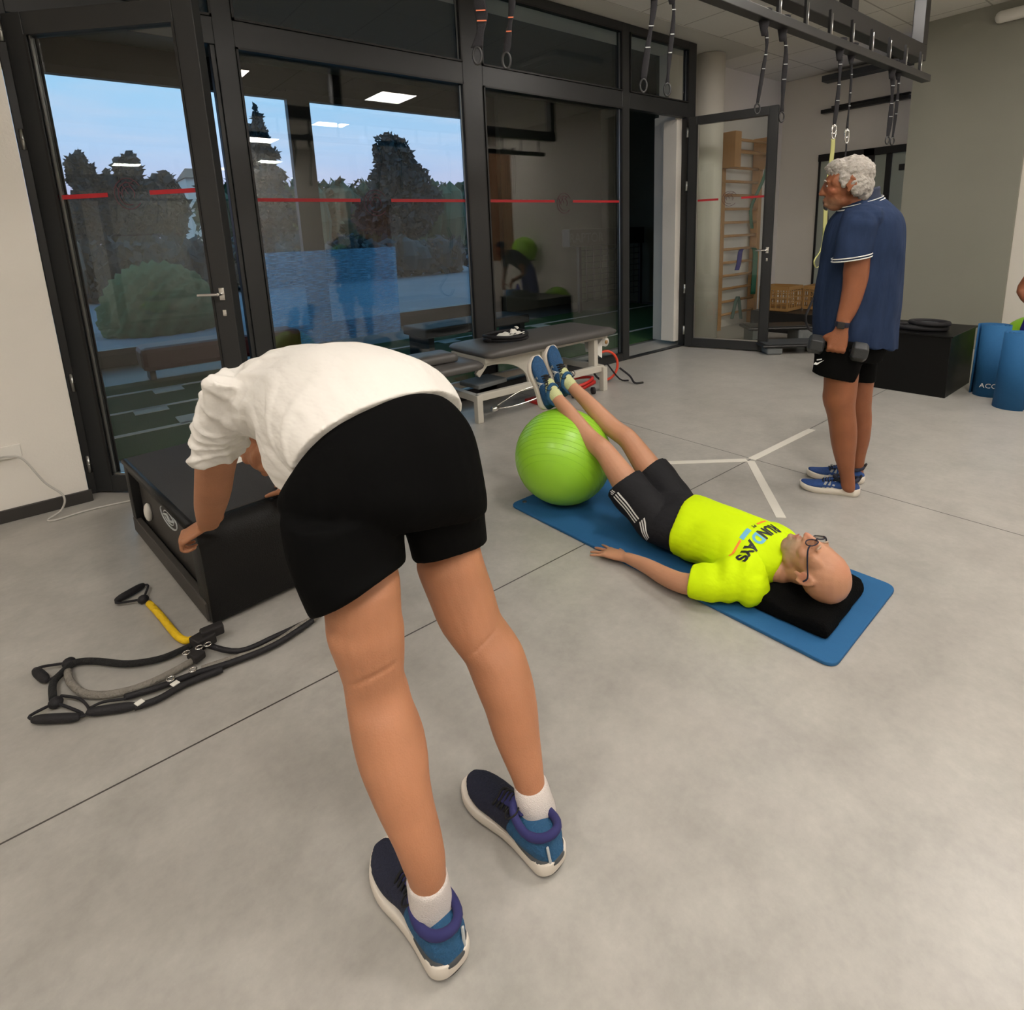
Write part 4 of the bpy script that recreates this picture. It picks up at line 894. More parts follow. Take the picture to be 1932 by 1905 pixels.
def stepper(c, rz, s, lb, top):
    ro = empty('step_platform', c, lb, 'step platform', 'stacked step platforms'); R_ = Matrix.Rotation(rz, 3, 'Z'); c = Vector(c)
    def O(mb, x0, x1, y0, y1, z0, z1): mb.obox(c+R_@Vector(((x0+x1)/2, (y0+y1)/2, 0))+Vector((0, 0, (z0+z1)/2)), R_@Vector(((x1-x0)/2, 0, 0)), R_@Vector((0, (y1-y0)/2, 0)), Vector((0, 0, (z1-z0)/2)))
    b = MB()
    if s: 
        for sx_ in (-.36, .20): O(b, sx_, sx_+.18, -.18, .18, 0, s)
    b.build('riser', M['steng'], ro, bev=.02) if s else None
    b = MB(); O(b, -.42, .42, -.20, .20, s, s+.035); b.build('deck', M['stepk'], ro, bev=.02)
    b = MB(); O(b, -.38, .38, -.165, .165, s+.035, s+.042); b.build('mat_top', top, ro, bev=.003); return ro
stepper((6.86, 3.20, 0), -.75, .085, 'lower black step platform on grey risers beside the open door', M['grey'])
stepper((7.25, 3.60, .0), -.75, .20, 'upper black step platform standing taller behind the lower one', M['stepk'])
def crate_(x, y, z, w, d, h, lb):
    ro = empty('plastic_crate', (x, y, z), lb, 'crate', 'tan crates by the far wall'); b = MB(); t = .018
    def wallp(p, q):
        p, q = Vector(p), Vector(q); nx = max(2, int((q-p).length/.07)); L_ = (q-p)
        b.bar(p+Vector((0, 0, h-.025)), q+Vector((0, 0, h-.025)), t*1.5, .05); b.bar(p+Vector((0, 0, .02)), q+Vector((0, 0, .02)), t, .04)
        for k in range(nx+1): b.bar(p+L_*(k/nx)+Vector((0, 0, .02)), p+L_*(k/nx)+Vector((0, 0, h-.03)), .022 if k in (0, nx) else .012, t, (L_.normalized()))
        for zz in (.33, .55, .78): b.bar(p+Vector((0, 0, h*zz)), q+Vector((0, 0, h*zz)), t*.8, .016)
    cs = [(x-w/2, y-d/2, z), (x+w/2, y-d/2, z), (x+w/2, y+d/2, z), (x-w/2, y+d/2, z)]
    for i in range(4): wallp(cs[i], cs[(i+1) % 4])
    b.build('basket', M['crate'], ro); MB().box((x-w/2, y-d/2, z), (x+w/2, y+d/2, z+.012)).build('base', M['crate'], ro); return ro
crate_(8.22, 4.05, .30, .42, .40, .34, 'tan openwork plastic crate just right of the open door'); crate_(8.62, 3.62, .30, .42, .38, .33, 'second tan openwork crate, nearer the standing man')
MB().box((7.95, 3.3, 0), (8.95, 4.35, .29)).build('bench', M['stepk'])
bpy.data.objects['bench'].name = 'storage_bench'; tag(bpy.data.objects['storage_bench'], 'low dark bench carrying the tan crates', 'bench'); bevel(bpy.data.objects['storage_bench'], .01)

# ------------------------------------------------------------ dark hall equipment
rk = empty('goal_trainer', (8.3, 7.9, 0), 'dark training cage with a mesh front and lettered header in the unlit hall', 'training cage')
def ip(px, py, y): return at(px, py, 1, y)
a, b_ = ip(1072, 438, 7.7), ip(1180, 430, 7.7)
xa, xb = a.x, 9.7
MB().box((xa, 7.66, a.z-.27), (xb, 7.86, a.z+.05)).build('header', M['stepk'], rk, bev=.01)
v, f = textmesh('RAPTOR', .24, 0, bold=.004); cx_ = (ip(1078, 443, 7.65).x+ip(1135, 443, 7.65).x)/2
MB().add([(cx_+p[0], 7.652, a.z-.12+p[1]) for p in v], f).build('lettering', M['grey'], rk)
for x in (xa+.3, xb-.05): MB().box((x-.03, 7.7, 0), (x+.03, 7.76, a.z-.27)).build('post', M['steel'], rk)
b = MB()
for k in range(9): z = .25+k*(a.z-.6)/8; b.box((xa+.3, 7.725, z-.006), (xb-.05, 7.735, z+.006))
for k in range(10): x = xa+.3+k*(xb-.35-xa)/9; b.box((x-.005, 7.725, .2), (x+.005, 7.735, a.z-.3))
b.build('mesh_panel', M['steel'], rk)
bg_ = MB(); bg_.rings([((8.6, 6.0, .0), (.35, 0, 0), (0, .4, 0)), ((8.6, 6.0, .5), (.45, 0, 0), (0, .45, 0)), ((8.7, 6.05, .95), (.30, 0, 0), (0, .35, 0)), ((8.72, 6.1, 1.2), (.1, 0, 0), (0, .12, 0))], 18, 4)
tag(blob('equipment_bag', bg_, M['dark'], None, .04, 2, lambda co, no: .03*np.sin(co[:, 2]*14+co[:, 0]*9)), 'bulky black bag in the dark hall seen through the doorway', 'bag')
rk2 = empty('weight_rack', (7.3, 5.3, 0), 'black rack edge with knobs just behind the white door jamb', 'rack')
MB().box((7.30, 5.25, 0), (7.36, 5.45, 1.9)).build('post', M['steel'], rk2)
for z in (.75, 1.15, 1.65): MB().ell((7.27, 5.3, z), (.07, .06, .06)).build('knob', M['dark'], rk2, True)
sh = MB(); q = [ip(497, 475, 8.6), ip(746, 468, 8.6), ip(755, 603, 8.6), ip(500, 640, 8.6)]
sh.add([(q[3].x, 8.6, .02), (q[2].x, 8.6, .02), (q[1].x+.0, 8.6, 1.40), (q[0].x, 8.6, 1.40), (q[3].x, 8.61, .02), (q[2].x, 8.61, .02), (q[1].x, 8.61, 1.40), (q[0].x, 8.61, 1.40)], [(0, 1, 2, 3), (7, 6, 5, 4), (0, 4, 5, 1), (1, 5, 6, 2), (2, 6, 7, 3), (3, 7, 4, 0)])
tag(sh.build('clear_screen', M['plexi']), 'large translucent bluish screen standing in the hall behind the first big window', 'screen')
mp_ = empty('crash_pad', (1.0, 7.9, 0), 'dark red padded bench in the unlit hall behind the open glass door', 'pad')
MB().box((.75, 7.75, .12), (2.6, 8.25, .40)).build('pad', M['maroon'], mp_, bev=.06, smooth=False)
for x in (.85, 2.5): MB().box((x-.03, 7.85, 0), (x+.03, 8.15, .12)).build('leg', M['steel'], mp_)
bh = empty('low_bench', (3.9, 6.4, 0), 'low black treadmill-like bench in the hall behind the treatment table', 'bench')
MB().box((3.6, 6.2, .28), (5.3, 6.8, .40)).build('seat', M['dark'], bh, bev=.02); 
for x in (3.7, 5.2): MB().box((x-.04, 6.25, 0), (x+.04, 6.75, .28)).build('leg', M['dark'], bh)
# room behind the camera (seen only as reflections)
dr = MB(); dr.box((6.0, -5.2, 0), (7.3, -5.16, 2.5)); struct('door_3', dr, M['slat'])

# slatted timber panel, ball and cone on the right side of the room, out of direct view, mirrored in the panes
sl = empty('slatted_panel', (8.2, -1.7, 0), 'wood slatted panel on the white right wall, mirrored in the pane left of the doorway', 'wall panel')
b = MB(); b.box((8.235, -2.15, .95), (8.25, -1.25, 3.3))
for k in range(22): b.box((8.205, -2.14+k*.0405, .95), (8.236, -2.117+k*.0405, 3.3))
b.build('slats', M['slat'], sl)
g3 = MB(); g3.ell((0, 0, 0), (.27, .27, .27), n=36); g3 = g3.build('gym_ball', M['ball'], None, True); g3.location = (7.96, -.56, 1.19); tag(g3, 'lime green gym ball on a wall bracket, mirrored in the pane left of the doorway', 'gym ball')
bk = empty('ball_bracket', (8.2, -.56, .95), 'black ring bracket holding the mirrored gym ball on the right wall', 'bracket'); b = MB(); b.tube([(7.96+.17*math.cos(t), -.56+.17*math.sin(t), .97) for t in [i*math.pi/10 for i in range(20)]], .012, 8, closed=True); b.bar((8.12, -.56, .97), (8.25, -.56, .97), .03, .02); b.build('ring', M['steel'], bk)
cn = empty('training_cone', (7.9, -.75, 0), 'dark blue training cone on the floor below the wall bracket', 'cone'); b = MB(); b.rings([((7.9, -.75, .03), (.13, 0, 0), (0, .13, 0)), ((7.9, -.75, .48), (.025, 0, 0), (0, .025, 0))], 24, 1); b.build('body', M['bluef'], cn, True); MB().box((7.75, -.9, 0), (8.05, -.6, .03)).build('base', M['bluef'], cn, bev=.005)

# ------------------------------------------------------------ people: shared builders
def RR(mb, rows, D, k=1.0, cap=True, side=Vector((.7817, -.6237, 0)), sub=3, n=22, dv=HD):
    """limb through silhouette widths: rows = (y, xL, xR[, D]); depth radius = k * half width"""
    st = []
    for r in rows:
        d = r[3] if len(r) > 3 else D; a = W(r[1], r[0], d); b = W(r[2], r[0], d); u = (b-a)/2
        st.append(((a+b)/2, u, dv*(u.length*k)))
    return mb.rings(st, n, sub, cap)
def EE(mb, st, n=28, sub=4, cap=False):
    """st = (pxL, DL, pxR, DR, v)"""
    o_ = []
    for pl_, dl_, pr_, dr_, v in st:
        a = W(*pl_, dl_); b = W(*pr_, dr_); o_.append(((a+b)/2, (b-a)/2, Vector(v)))
    return mb.rings(o_, n, sub, cap)
def TR(origin, x, y, z, s=1.0):
    o_ = Vector(origin); x, y, z = Vector(x).normalized(), Vector(y).normalized(), Vector(z).normalized()
    R_ = Matrix((x, y, z)).transposed()
    return (lambda p: o_+(R_@Vector(p))*s), R_*s
def frame_from(fwd_, up_):
    f_ = Vector(fwd_).normalized(); u_ = Vector(up_); r_ = f_.cross(u_).normalized(); return r_, f_, r_.cross(f_)
def head(mb, T, R_, s=1.0, slim=1.0):
    def el(c, r): mb.ell(T(c), [q*s for q in r], (R_*(1/s)), 20)
    el((0, -.018, .035), (.077, .098, .086)); el((0, .028, .0), (.066, .072, .085)); el((0, .034, -.05), (.054, .060, .062))
    el((0, .050, -.096), (.033, .036, .024)); el((0, .02, -.075), (.052, .055, .035))
    mb.rings([(T((0, .088, .022)), T((.008, 0, 0))-T((0, 0, 0)), T((0, .012, 0))-T((0, 0, 0))), (T((0, .098, 0)), T((.009, 0, 0))-T((0, 0, 0)), T((0, .014, 0))-T((0, 0, 0))), (T((0, .110, -.022)), T((.012, 0, 0))-T((0, 0, 0)), T((0, .013, 0))-T((0, 0, 0)))], 14, 3, True)
    el((0, .110, -.030), (.012, .014, .010)); el((.013, .100, -.033), (.008, .010, .008)); el((-.013, .100, -.033), (.008, .010, .008))
    for q in (-1, 1):
        el((q*.030, .083, .026), (.022, .012, .007)); el((q*.038, .058, -.022), (.026, .024, .024)); el((q*.031, .074, .004), (.016, .013, .011))
        el((q*.060, .04, .02), (.012, .03, .03))
        # ear: rim, lobe, inner bridge
        pts = [(q*.080, -.004-.018*math.cos(a), -.002+.031*math.sin(a)) for a in [-1.3+i*3.3/9 for i in range(10)]]
        mb.tube([T((p[0]+q*.004, p[1]-.014, p[2])) for i, p in enumerate(pts)], [.003*s, .0052*s, .0052*s, .0045*s, .003*s], 8, smooth=2)
        el((q*.077, -.014, -.003), (.008, .017, .029)); el((q*.079, -.004, -.030), (.0065, .009, .011)); el((q*.077, .003, -.006), (.006, .006, .009))
    el((0, .094, -.056), (.021, .011, .0055)); el((0, .093, -.068), (.018, .011, .006)); el((0, .088, -.086), (.018, .016, .012))
def face_details(root, body, T, R_, s, open_eyes=True):
    b = MB()
    for q in (-1, 1): b.ell(T((q*.031, .083, .005)), (.0100*s, .0068*s, (.0050 if open_eyes else .003)*s), R_*(1/s), 14)
    b.build('eye', M['eyew'] if open_eyes else M['skinB'], root, True)
    if open_eyes:
        b = MB()
        for q in (-1, 1): b.ell(T((q*.031, .0882, .005)), (.005*s, .0028*s, .0048*s), R_*(1/s), 12)
        b.build('iris', M['iris'], root, True)
    b = MB(); b.ell(T((0, .1035, -.062)), (.019*s, .0035*s, .0014*s), R_*(1/s), 12); b.build('mouth', M['face_mark'], root, True)
def hand(mb, wrist, dirv, palmn, thumb, s=1.0, curl=(0, 0, 0, 0), spread=.0, tcurl=.3, palm_curl=0, fr=1.0):
    """wrist -> fingers along dirv, palmn points out of the palm, thumb = side of the thumb"""
    w_ = Vector(wrist); y = Vector(dirv).normalized(); z = Vector(palmn); z = (z-y*z.dot(y)).normalized(); x = Vector(thumb); x = (x-y*x.dot(y)-z*x.dot(z)).normalized()
    P = lambda a, b, c: w_+(x*a+y*b+z*c)*s
    mb.rings([(P(0, -.03, 0), x*.027*s, z*.021*s), (P(0, .0, 0), x*.028*s, z*.018*s), (P(.002, .035, 0), x*.038*s, z*.017*s), (P(.002, .075, 0), x*.042*s, z*.015*s), (P(0, .098, 0), x*.040*s, z*.012*s)], 20, 3, True)
    mb.rings([(P(.012, .015, .006), x*.014*s, z*.014*s), (P(.030, .045, .008), x*.015*s, z*.014*s), (P(.040, .062, .008), x*.010*s, z*.010*s)], 14, 3, True)
    if curl[0] > 1.1: mb.ell(P(0, .088, .024), (.030*s, .020*s, .022*s), Matrix((x, y, z)).transposed(), 14)
    for i, (bx_, L_, r_) in enumerate(((.031, .070, .0092), (.0105, .079, .0094), (-.0105, .074, .009), (-.030, .058, .008))):
        r_ *= fr; mb.ell(P(bx_, .094, -.008), (r_*s*.95, r_*s*1.2, r_*s*.8), Matrix((x, y, z)).transposed(), 10)
        c_ = curl[i]; a = 0; p = P(bx_, .085, 0); pts = [p, P(bx_*1.02, .098, 0)]; rr = [r_*s*1.1, r_*s*1.08]
        p = pts[-1]
        for k, q in enumerate((.45, .30, .25)):
            a += c_*(1, 1.15, .8)[k]; d = (y*math.cos(a)+z*math.sin(a)+x*(spread*bx_*8)).normalized(); p = p+d*L_*q*s; pts.append(p); rr.append(r_*s*(1, .92, .80)[k])
        mb.cap(pts, rr, 12)
    a = tcurl; d1 = (x*.80+y*.60+z*.2).normalized(); d2 = (x*(.8-a)+y*.9+z*(.2+a)).normalized(); p0 = P(.028, .030, .006); p1 = p0+d1*.034*s; p2 = p1+d2*.032*s; p3 = p2+(d2+z*a*.5).normalized()*.026*s
    mb.cap([p0, p1, p2, p3], [.0125*s, .0115*s, .0105*s, .0085*s], 12)
def shoe(root, heel, toe, L, mats, side=1, up_=(0, 0, 1), hgt=1.0, stripes=0, logoN=False, tonguecol=None, openR=.045, flip=1, heelbar=False, wid=1.0, heelcol=None):
    """running shoe: outsole, midsole, upper, lining, laces; heel/toe give the sole line"""
    h_ = Vector(heel); f_ = (Vector(toe)-h_); f_ = (f_-Vector(up_)*f_.dot(Vector(up_))).normalized(); u_ = Vector(up_).normalized(); x_ = f_.cross(u_)
    def P(a, b, c): return h_+x_*(a*side*wid)+f_*b+u_*c
    k = L/.30
    # plan outline (inner side +a): b along length, left/right offsets
    prof = [(0.0, -.010, .010), (.007, -.026, .026), (.020, -.036, .036), (.04, -.039, .038), (.09, -.037, .034), (.14, -.040, .033), (.19, -.048, .040), (.225, -.049, .044), (.26, -.042, .042), (.285, -.026, .032), (.30, -.006, .016)]
    def slab(name, z0f, z1f, grow, mt, par):
        n_ = len(prof); mb = MB(); pl_ = [(p[2]+grow, p[0]) for p in prof]+[(p[1]-grow, p[0]) for p in prof[::-1]]; pl_ = [(q_.x, q_.y) for q_ in catmull([Vector((a_, b_, 0)) for a_, b_ in pl_], 4, True)]
        cb_ = .15; pl_ = [(a, cb_+(b-cb_)*(1+grow*4)) for a, b in pl_]; N_ = len(pl_)
        vs = [P(a, b*k, z0f(b)) for a, b in pl_]+[P(a*1.02, b*k, (z0f(b)+z1f(b))/2) for a, b in pl_]+[P(a*.97, b*k, z1f(b)) for a, b in pl_]
        fs = [tuple(range(N_))[::-1], tuple(range(2*N_, 3*N_))]+[(j*N_+i, j*N_+(i+1) % N_, (j+1)*N_+(i+1) % N_, (j+1)*N_+i) for j in (0, 1) for i in range(N_)]
        mb.add(vs, fs); return mb.build(name, mt, par, True, .003, 2)
    spring = lambda b: .012*max(0, (b-.21)/.09)**2+.006*max(0, (.03-b)/.03)
    up0 = MB()
    S_ = [(.010, .026, .030, .066), (.022, .037, .028, .092), (.045, .041, .026, .094), (.08, .042, .026, .088), (.115, .040, .026, .088), (.15, .040, .026, .080), (.185, .044, .026, .070), (.22, .046, .028, .060), (.25, .043, .030, .053), (.275, .034, .034, .048), (.292, .020, .036, .044)]
    st = []
    for b, hw, zb_, zt_ in S_:
        off = -.003 if b > .15 else 0
        st.append((P(off, b*k, (zb_+zt_*hgt)/2+spring(b)), x_*hw*wid, u_*((zt_*hgt-zb_)/2+.004)))
    up0.rings(st, 26, 3, True)
    sh_ = blob('shoe', up0, M[mats[0]], root, .005, 3)
    if heelcol:
        h2 = MB(); h2.rings([(c+(-u_*.0), u*1.035, v*1.02) for c, u, v in st[:5]]+[(st[5][0]-f_*.008, st[5][1]*.9, st[5][2]*.8)], 26, 3, True); blob('heel_panel', h2, M[heelcol], sh_, .005, 3)
        h3 = MB(); h3.rings([(P(0, b_*k, .040), x_*hw_*wid, u_*.012) for b_, hw_ in ((.004, .026), (.016, .039), (.045, .0445), (.08, .0435), (.10, .039))], 20, 3, True); blob('heel_band', h3, M['grey'], sh_, .005, 2)
    slab('sole', lambda b: .0+spring(b)*1.0, lambda b: .010+spring(b), .0, M[mats[2]], sh_)
    slab('midsole', lambda b: .008+spring(b), lambda b: (.040 if b < .1 else .034)+spring(b), .005, M[mats[1]], sh_)
    c_ = MB(); pts = [P(.037*math.cos(a), (.068+.060*math.sin(a))*k, (.092+.018*max(0, -math.sin(a))**2+.014*max(0, math.sin(a)))*hgt) for a in [i*2*math.pi/22 for i in range(22)]]
    c_.tube(pts, .0105, 10, closed=True); c_.build('collar', M[mats[3]], sh_, True)
    c_ = MB(); c_.rings([(P(0, .095*k, .100*hgt), x_*.022, (u_*.5+f_*.5)*.006), (P(0, .135*k, .094*hgt), x_*.021, u_*.006), (P(0, .185*k, .074*hgt), x_*.016, u_*.005)], 14, 3, True); c_.build('tongue', M[tonguecol or mats[3]], sh_, True)
    l_ = MB()
    for i in range(6):
        b = .118+i*.013; z = (.098-(b-.118)*.30)*hgt; l_.tube([P(-.026, b*k, z-.010), P(-.01, (b+.003)*k, z+.003), P(.01, (b-.003)*k, z+.003), P(.026, b*k, z-.010)], .0036, 6, smooth=3)
    for q in (-1, 1):
        l_.tube([P(0, .115*k, .104*hgt), P(q*.03, .10*k, .112*hgt), P(q*.045, .115*k, .10*hgt), P(q*.03, .13*k, .098*hgt), P(0, .118*k, .104*hgt)], .0022, 6, smooth=4)
    l_.build('laces', M['lace'], sh_, True)
    for q in (-1, 1):      # side marks
        if stripes:
            b_ = MB()
            for i in range(3):
                y0_ = .125+i*.022
                pts = [(q*.05, (y0_+.014*(1-t))*k, .038+.038*t) for t in (0, .5, 1)]
                vv, ff = [], []
                for j, (xx, yy, zz) in enumerate(pts):
                    for dd in (-.006, .006): vv.append((xx, yy+dd, zz))
                ff = [(0, 1, 3, 2), (2, 3, 5, 4)]; surf = []
                me = sh_.data; org = ORG[sh_.name]; bv = BVHTree.FromPolygons([p.co+org for p in me.vertices], [tuple(p.vertices) for p in me.polygons])
                for xx, yy, zz in vv:
                    o0 = P(xx*2, yy, zz); hh = bv.ray_cast(o0, -x_*(q*side)); surf.append(hh[0]+x_*(q*side)*.0018 if hh[0] is not None else P(q*.045, yy, zz))
                b_.add(surf, ff)
            b_.build('stripe', M['silver'], sh_)
        if logoN:
            v, f = textmesh('N', .085, 1, shear=.3, bold=.003); decal('letter', [(-p[0]*1 if q*side > 0 else p[0], p[1]) for p in v], f, sh_, P(q*.06, .145*k, .052), f_*1, u_, x_*(q*side), M['silver'], sh_, .002, .08)
    if heelbar: MB().rings([(P(.022, .004, .045), x_*.004, f_*.003), (P(.024, .010, .085), x_*.004, f_*.003)], 8, 1, True).build('heel_tab', M['silver'], sh_, True)
    return sh_, P

# ============================================================ man bending over the padded box
pa = empty('person', (.60, 1.0, 0), 'person in white t-shirt and black shorts bending over the padded bench, seen from behind', 'person')
b = MB()
# left leg, right leg: (row, xL, xR, D)
LL = [(1000, 610, 738, 1.27), (1060, 612, 744, 1.25), (1100, 610, 754, 1.225), (1161, 616, 757, 1.20), (1190, 619, 762, 1.19), (1237, 636, 763, 1.175), (1275, 648, 762, 1.16), (1300, 652, 770, 1.15), (1332, 657, 778, 1.13), (1380, 665, 797, 1.11), (1427, 677, 807, 1.085), (1475, 695, 811, 1.06), (1522, 715, 819, 1.04), (1570, 738, 831, 1.02), (1617, 757, 840, 1.005), (1655, 771, 842, .995), (1700, 776, 848, .99)]
RL = [(940, 795, 890, 1.49), (1000, 792, 898, 1.47), (1050, 787, 910, 1.45), (1071, 788, 916, 1.445), (1119, 807, 932, 1.425), (1166, 826, 946, 1.40), (1190, 842, 962, 1.39), (1214, 860, 979, 1.375), (1237, 876, 991, 1.36), (1285, 895, 1006, 1.33), (1332, 914, 1014, 1.305), (1380, 929, 1018, 1.28), (1427, 949, 1023, 1.25), (1475, 969, 1028, 1.22), (1510, 976, 1036, 1.205), (1540, 983, 1044, 1.20)]
RR(b, LL, 0, 1.0); RR(b, RL, 0, 1.0)
# torso and shoulders (under the shirt), neck, head, arms
b.rings([((.585, 1.26, .93), (.19, 0, 0), (0, .12, -.08)), ((.585, 1.38, 1.00), (.185, 0, 0), (0, .06, -.12)), ((.58, 1.6, 1.06), (.175, 0, 0), (0, .0, -.125)), ((.57, 1.8, 1.05), (.19, 0, 0), (0, -.03, -.13)), ((.56, 1.95, 1.0), (.17, 0, 0), (0, -.05, -.09)), ((.555, 2.02, .95), (.07, 0, 0), (0, -.05, -.05))], 26, 4, True)
b.cap([(.555, 1.96, .98), (.55, 2.06, .91), (.545, 2.13, .85)], [.065, .06, .06])
Th, Rh = TR((.535, 2.20, .80), *frame_from((-.05, .30, -.95), (0, .95, .3)), 1.05); head(b, Th, Rh, 1.05)
# left arm by silhouette, right arm hidden behind the body
RR(b, [(760, 385, 440, 1.72), (800, 376, 462, 1.73), (830, 371, 460, 1.745), (862, 370, 449, 1.76), (895, 369, 441, 1.80), (927, 368, 436, 1.85), (955, 368, 428, 1.90), (980, 372, 418, 1.96), (994, 375, 412, 2.01)], 0, .80)
b.cap([(.75, 1.90, 1.0), (.80, 2.10, .78), (.72, 2.40, .50), (.70, 2.44, .47)], [.062, .056, .042, .034])
wr = W(395, 984, 2.03)
hand(b, wr, (-.80, .30, -.42), (.15, .1, -1), (.3, 1, -.1), 1.12, (.92, .98, 1.0, 1.05), .12, .3, 0, .84)
hand(b, (.70, 2.44, .465), (.1, 1, -.12), (0, 0, -1), (-1, 0, 0), 1.05, (.15, .12, .12, .15), .3, .1)
def creaseA(co, no):
    f = np.zeros(len(co))
    for kc, up_pt in ((W(706, 1277, 1.10), W(690, 1190, 1.13)), (W(922, 1207, 1.32), W(890, 1140, 1.34))):
        k_ = np.array(kc); ax = np.array(up_pt)-k_; ax /= np.linalg.norm(ax); lat = np.array([.7817, -.6237, 0.]); d = co-k_
        s_ = d@ax-.18*(d@lat); la = d@lat; face = np.clip(-(no@np.array(HD)), 0, 1)*(np.linalg.norm(d, axis=1) < .16)
        f += face*(-.0045*np.exp(-(s_/.006)**2)*np.exp(-(la/.055)**2)-.005*np.exp(-((s_-.045)/.035)**2)*np.exp(-(la/.022)**2)+.003*np.exp(-((s_-.05)/.05)**2)*(np.exp(-((la-.045)/.014)**2)+np.exp(-((la+.045)/.014)**2)))
    return f
bodyA = blob('body', b, M['skinA'], pa, .0047, 5, creaseA)
# white t-shirt
b = MB()
b.rings([((.612, 1.285, 1.02), (.243, .02, 0), (0, .085, -.122)), ((.612, 1.38, 1.05), (.250, 0, 0), (0, .05, -.160)), ((.60, 1.52, 1.06), (.232, 0, 0), (0, .01, -.172)), ((.585, 1.66, 1.055), (.208, 0, 0), (0, .0, -.160)), ((.57, 1.80, 1.045), (.215, 0, 0), (0, -.02, -.148)), ((.56, 1.92, 1.01), (.205, 0, 0), (0, -.04, -.115)), ((.555, 2.00, .96), (.12, 0, 0), (0, -.05, -.07)), ((.555, 2.03, .94), (.085, 0, 0), (0, -.04, -.05))], 30, 5, False)
EE(b, [((405, 700), 1.62, (500, 720), 1.70, HD*.10), ((383, 760), 1.66, (475, 790), 1.72, HD*.09), ((370, 815), 1.69, (470, 822), 1.74, HD*.085), ((366, 850), 1.71, (462, 845), 1.76, HD*.085), ((369, 869), 1.72, (458, 860), 1.77, HD*.084)], cap=False)
b.cap([(.72, 1.88, 1.02), (.80, 2.02, .86), (.83, 2.10, .76)], [.11, .10, .095])
b.ell((.39, 1.86, 1.03), (.085, .10, .09)); b.ell((.74, 1.86, 1.03), (.09, .10, .09)); b.ell((.475, 1.50, .98), (.11, .16, .14))
def foldA(co, no):
    x, y, z = co.T
    t = (y*.75-z*1.0+.35*np.sin(x*5+y*4)); f = np.clip(np.sin(t*46)-.25, 0, 1)*np.clip((.66-x)*2.4, .1, 1)*.009
    f += .0015*np.sin(y*23+x*9+3*z)*np.sin(x*17-z*8)
    q = np.exp(-((y-1.84)/.12)**2)*np.exp(-((x-.42)/.14)**2); f += q*.0025*np.sin((z*.8+x*1.2-y*.3)*70)
    th = np.arctan2(z-.90, 1.80-y); rr = np.hypot(z-.90, 1.80-y)
    f += .011*np.clip(np.sin(th*13+x*6), 0, 1)**2*np.exp(-((rr-.17)/.13)**2)*np.clip((.60-x)*6, 0, 1)
    f += .004*np.clip(np.sin((z*1.0-y*.55+x*.9)*60), 0, 1)**3*np.clip((.46-x)*9, 0, 1)*np.clip((y-1.62)*8, 0, 1)
    return f-.002
shA = blob('t_shirt', b, M['white'], pa, .0065, 4, foldA)
hemA = MB()
# black shorts
b = MB()
EE(b, [((622, 822), 1.34, (826, 765), 1.52, (0, .07, -.09)), ((566, 868), 1.26, (862, 796), 1.54, (0, .11, -.12)), ((527, 930), 1.21, (889, 838), 1.52, (0, .145, -.10)), ((528, 965), 1.19, (905, 925), 1.50, (0, .165, -.05)), ((541, 990), 1.18, (911, 955), 1.49, (0, .12, 0))], 30, 4, False)
EE(b, [((535, 960), 1.20, (772, 930), 1.32, HD*.145), ((545, 1020), 1.19, (766, 985), 1.29, HD*.142), ((562, 1075), 1.18, (760, 1020), 1.27, HD*.138), ((584, 1138), 1.19, (762, 1050), 1.25, HD*.135-Vector((0, 0, .035))), ((593, 1158), 1.19, (763, 1064), 1.245, HD*.133-Vector((0, 0, .045)))], 26, 4, False)
EE(b, [((745, 930), 1.38, (910, 910), 1.5, HD*.14), ((760, 975), 1.39, (914, 950), 1.5, HD*.135), ((772, 1015), 1.40, (916, 985), 1.5, HD*.128-Vector((0, 0, .02))), ((781, 1054), 1.41, (919, 1022), 1.5, HD*.126-Vector((0, 0, .045)))], 26, 4, False)
blob('shorts', b, M['blackcl'], pa, .0065, 9, lambda co, no: .002*np.sin(co[:, 0]*30+co[:, 2]*12))
# socks and shoes
for rows, nm in (([(1652, 766, 845, .995), (1685, 770, 851, .99), (1718, 775, 858, .985), (1745, 785, 850, .985)], 'L'), ([(1472, 968, 1032, 1.222), (1500, 971, 1041, 1.205), (1530, 978, 1050, 1.20), (1555, 988, 1042, 1.20)], 'R')):
    m_ = MB(); RR(m_, rows, 0, 1.0, cap=False); blob('sock', m_, M['sock'], pa, .0055, 3)
shoe(pa, (.441, .822, 0), (.428, 1.13, 0), .318, ('shoenavy', 'midsole', 'outsole', 'collar'), 1, heelbar=True, hgt=1.0, wid=1.12, heelcol='shoeteal')
shoe(pa, (.738, .828, 0), (.700, 1.135, 0), .318, ('shoenavy', 'midsole', 'outsole', 'collar'), -1, heelbar=True, hgt=1.0, wid=1.1, heelcol='shoeteal')
hA = MB(); hA.ell(Th((0, -.028, .045)), (.083, .098, .088), Rh*(1/1.05), 24); blob('hair', hA, M['shoenavy'], pa, .007, 2, lambda co, no: .003*np.sin(co[:, 0]*160)*np.sin(co[:, 1]*140))

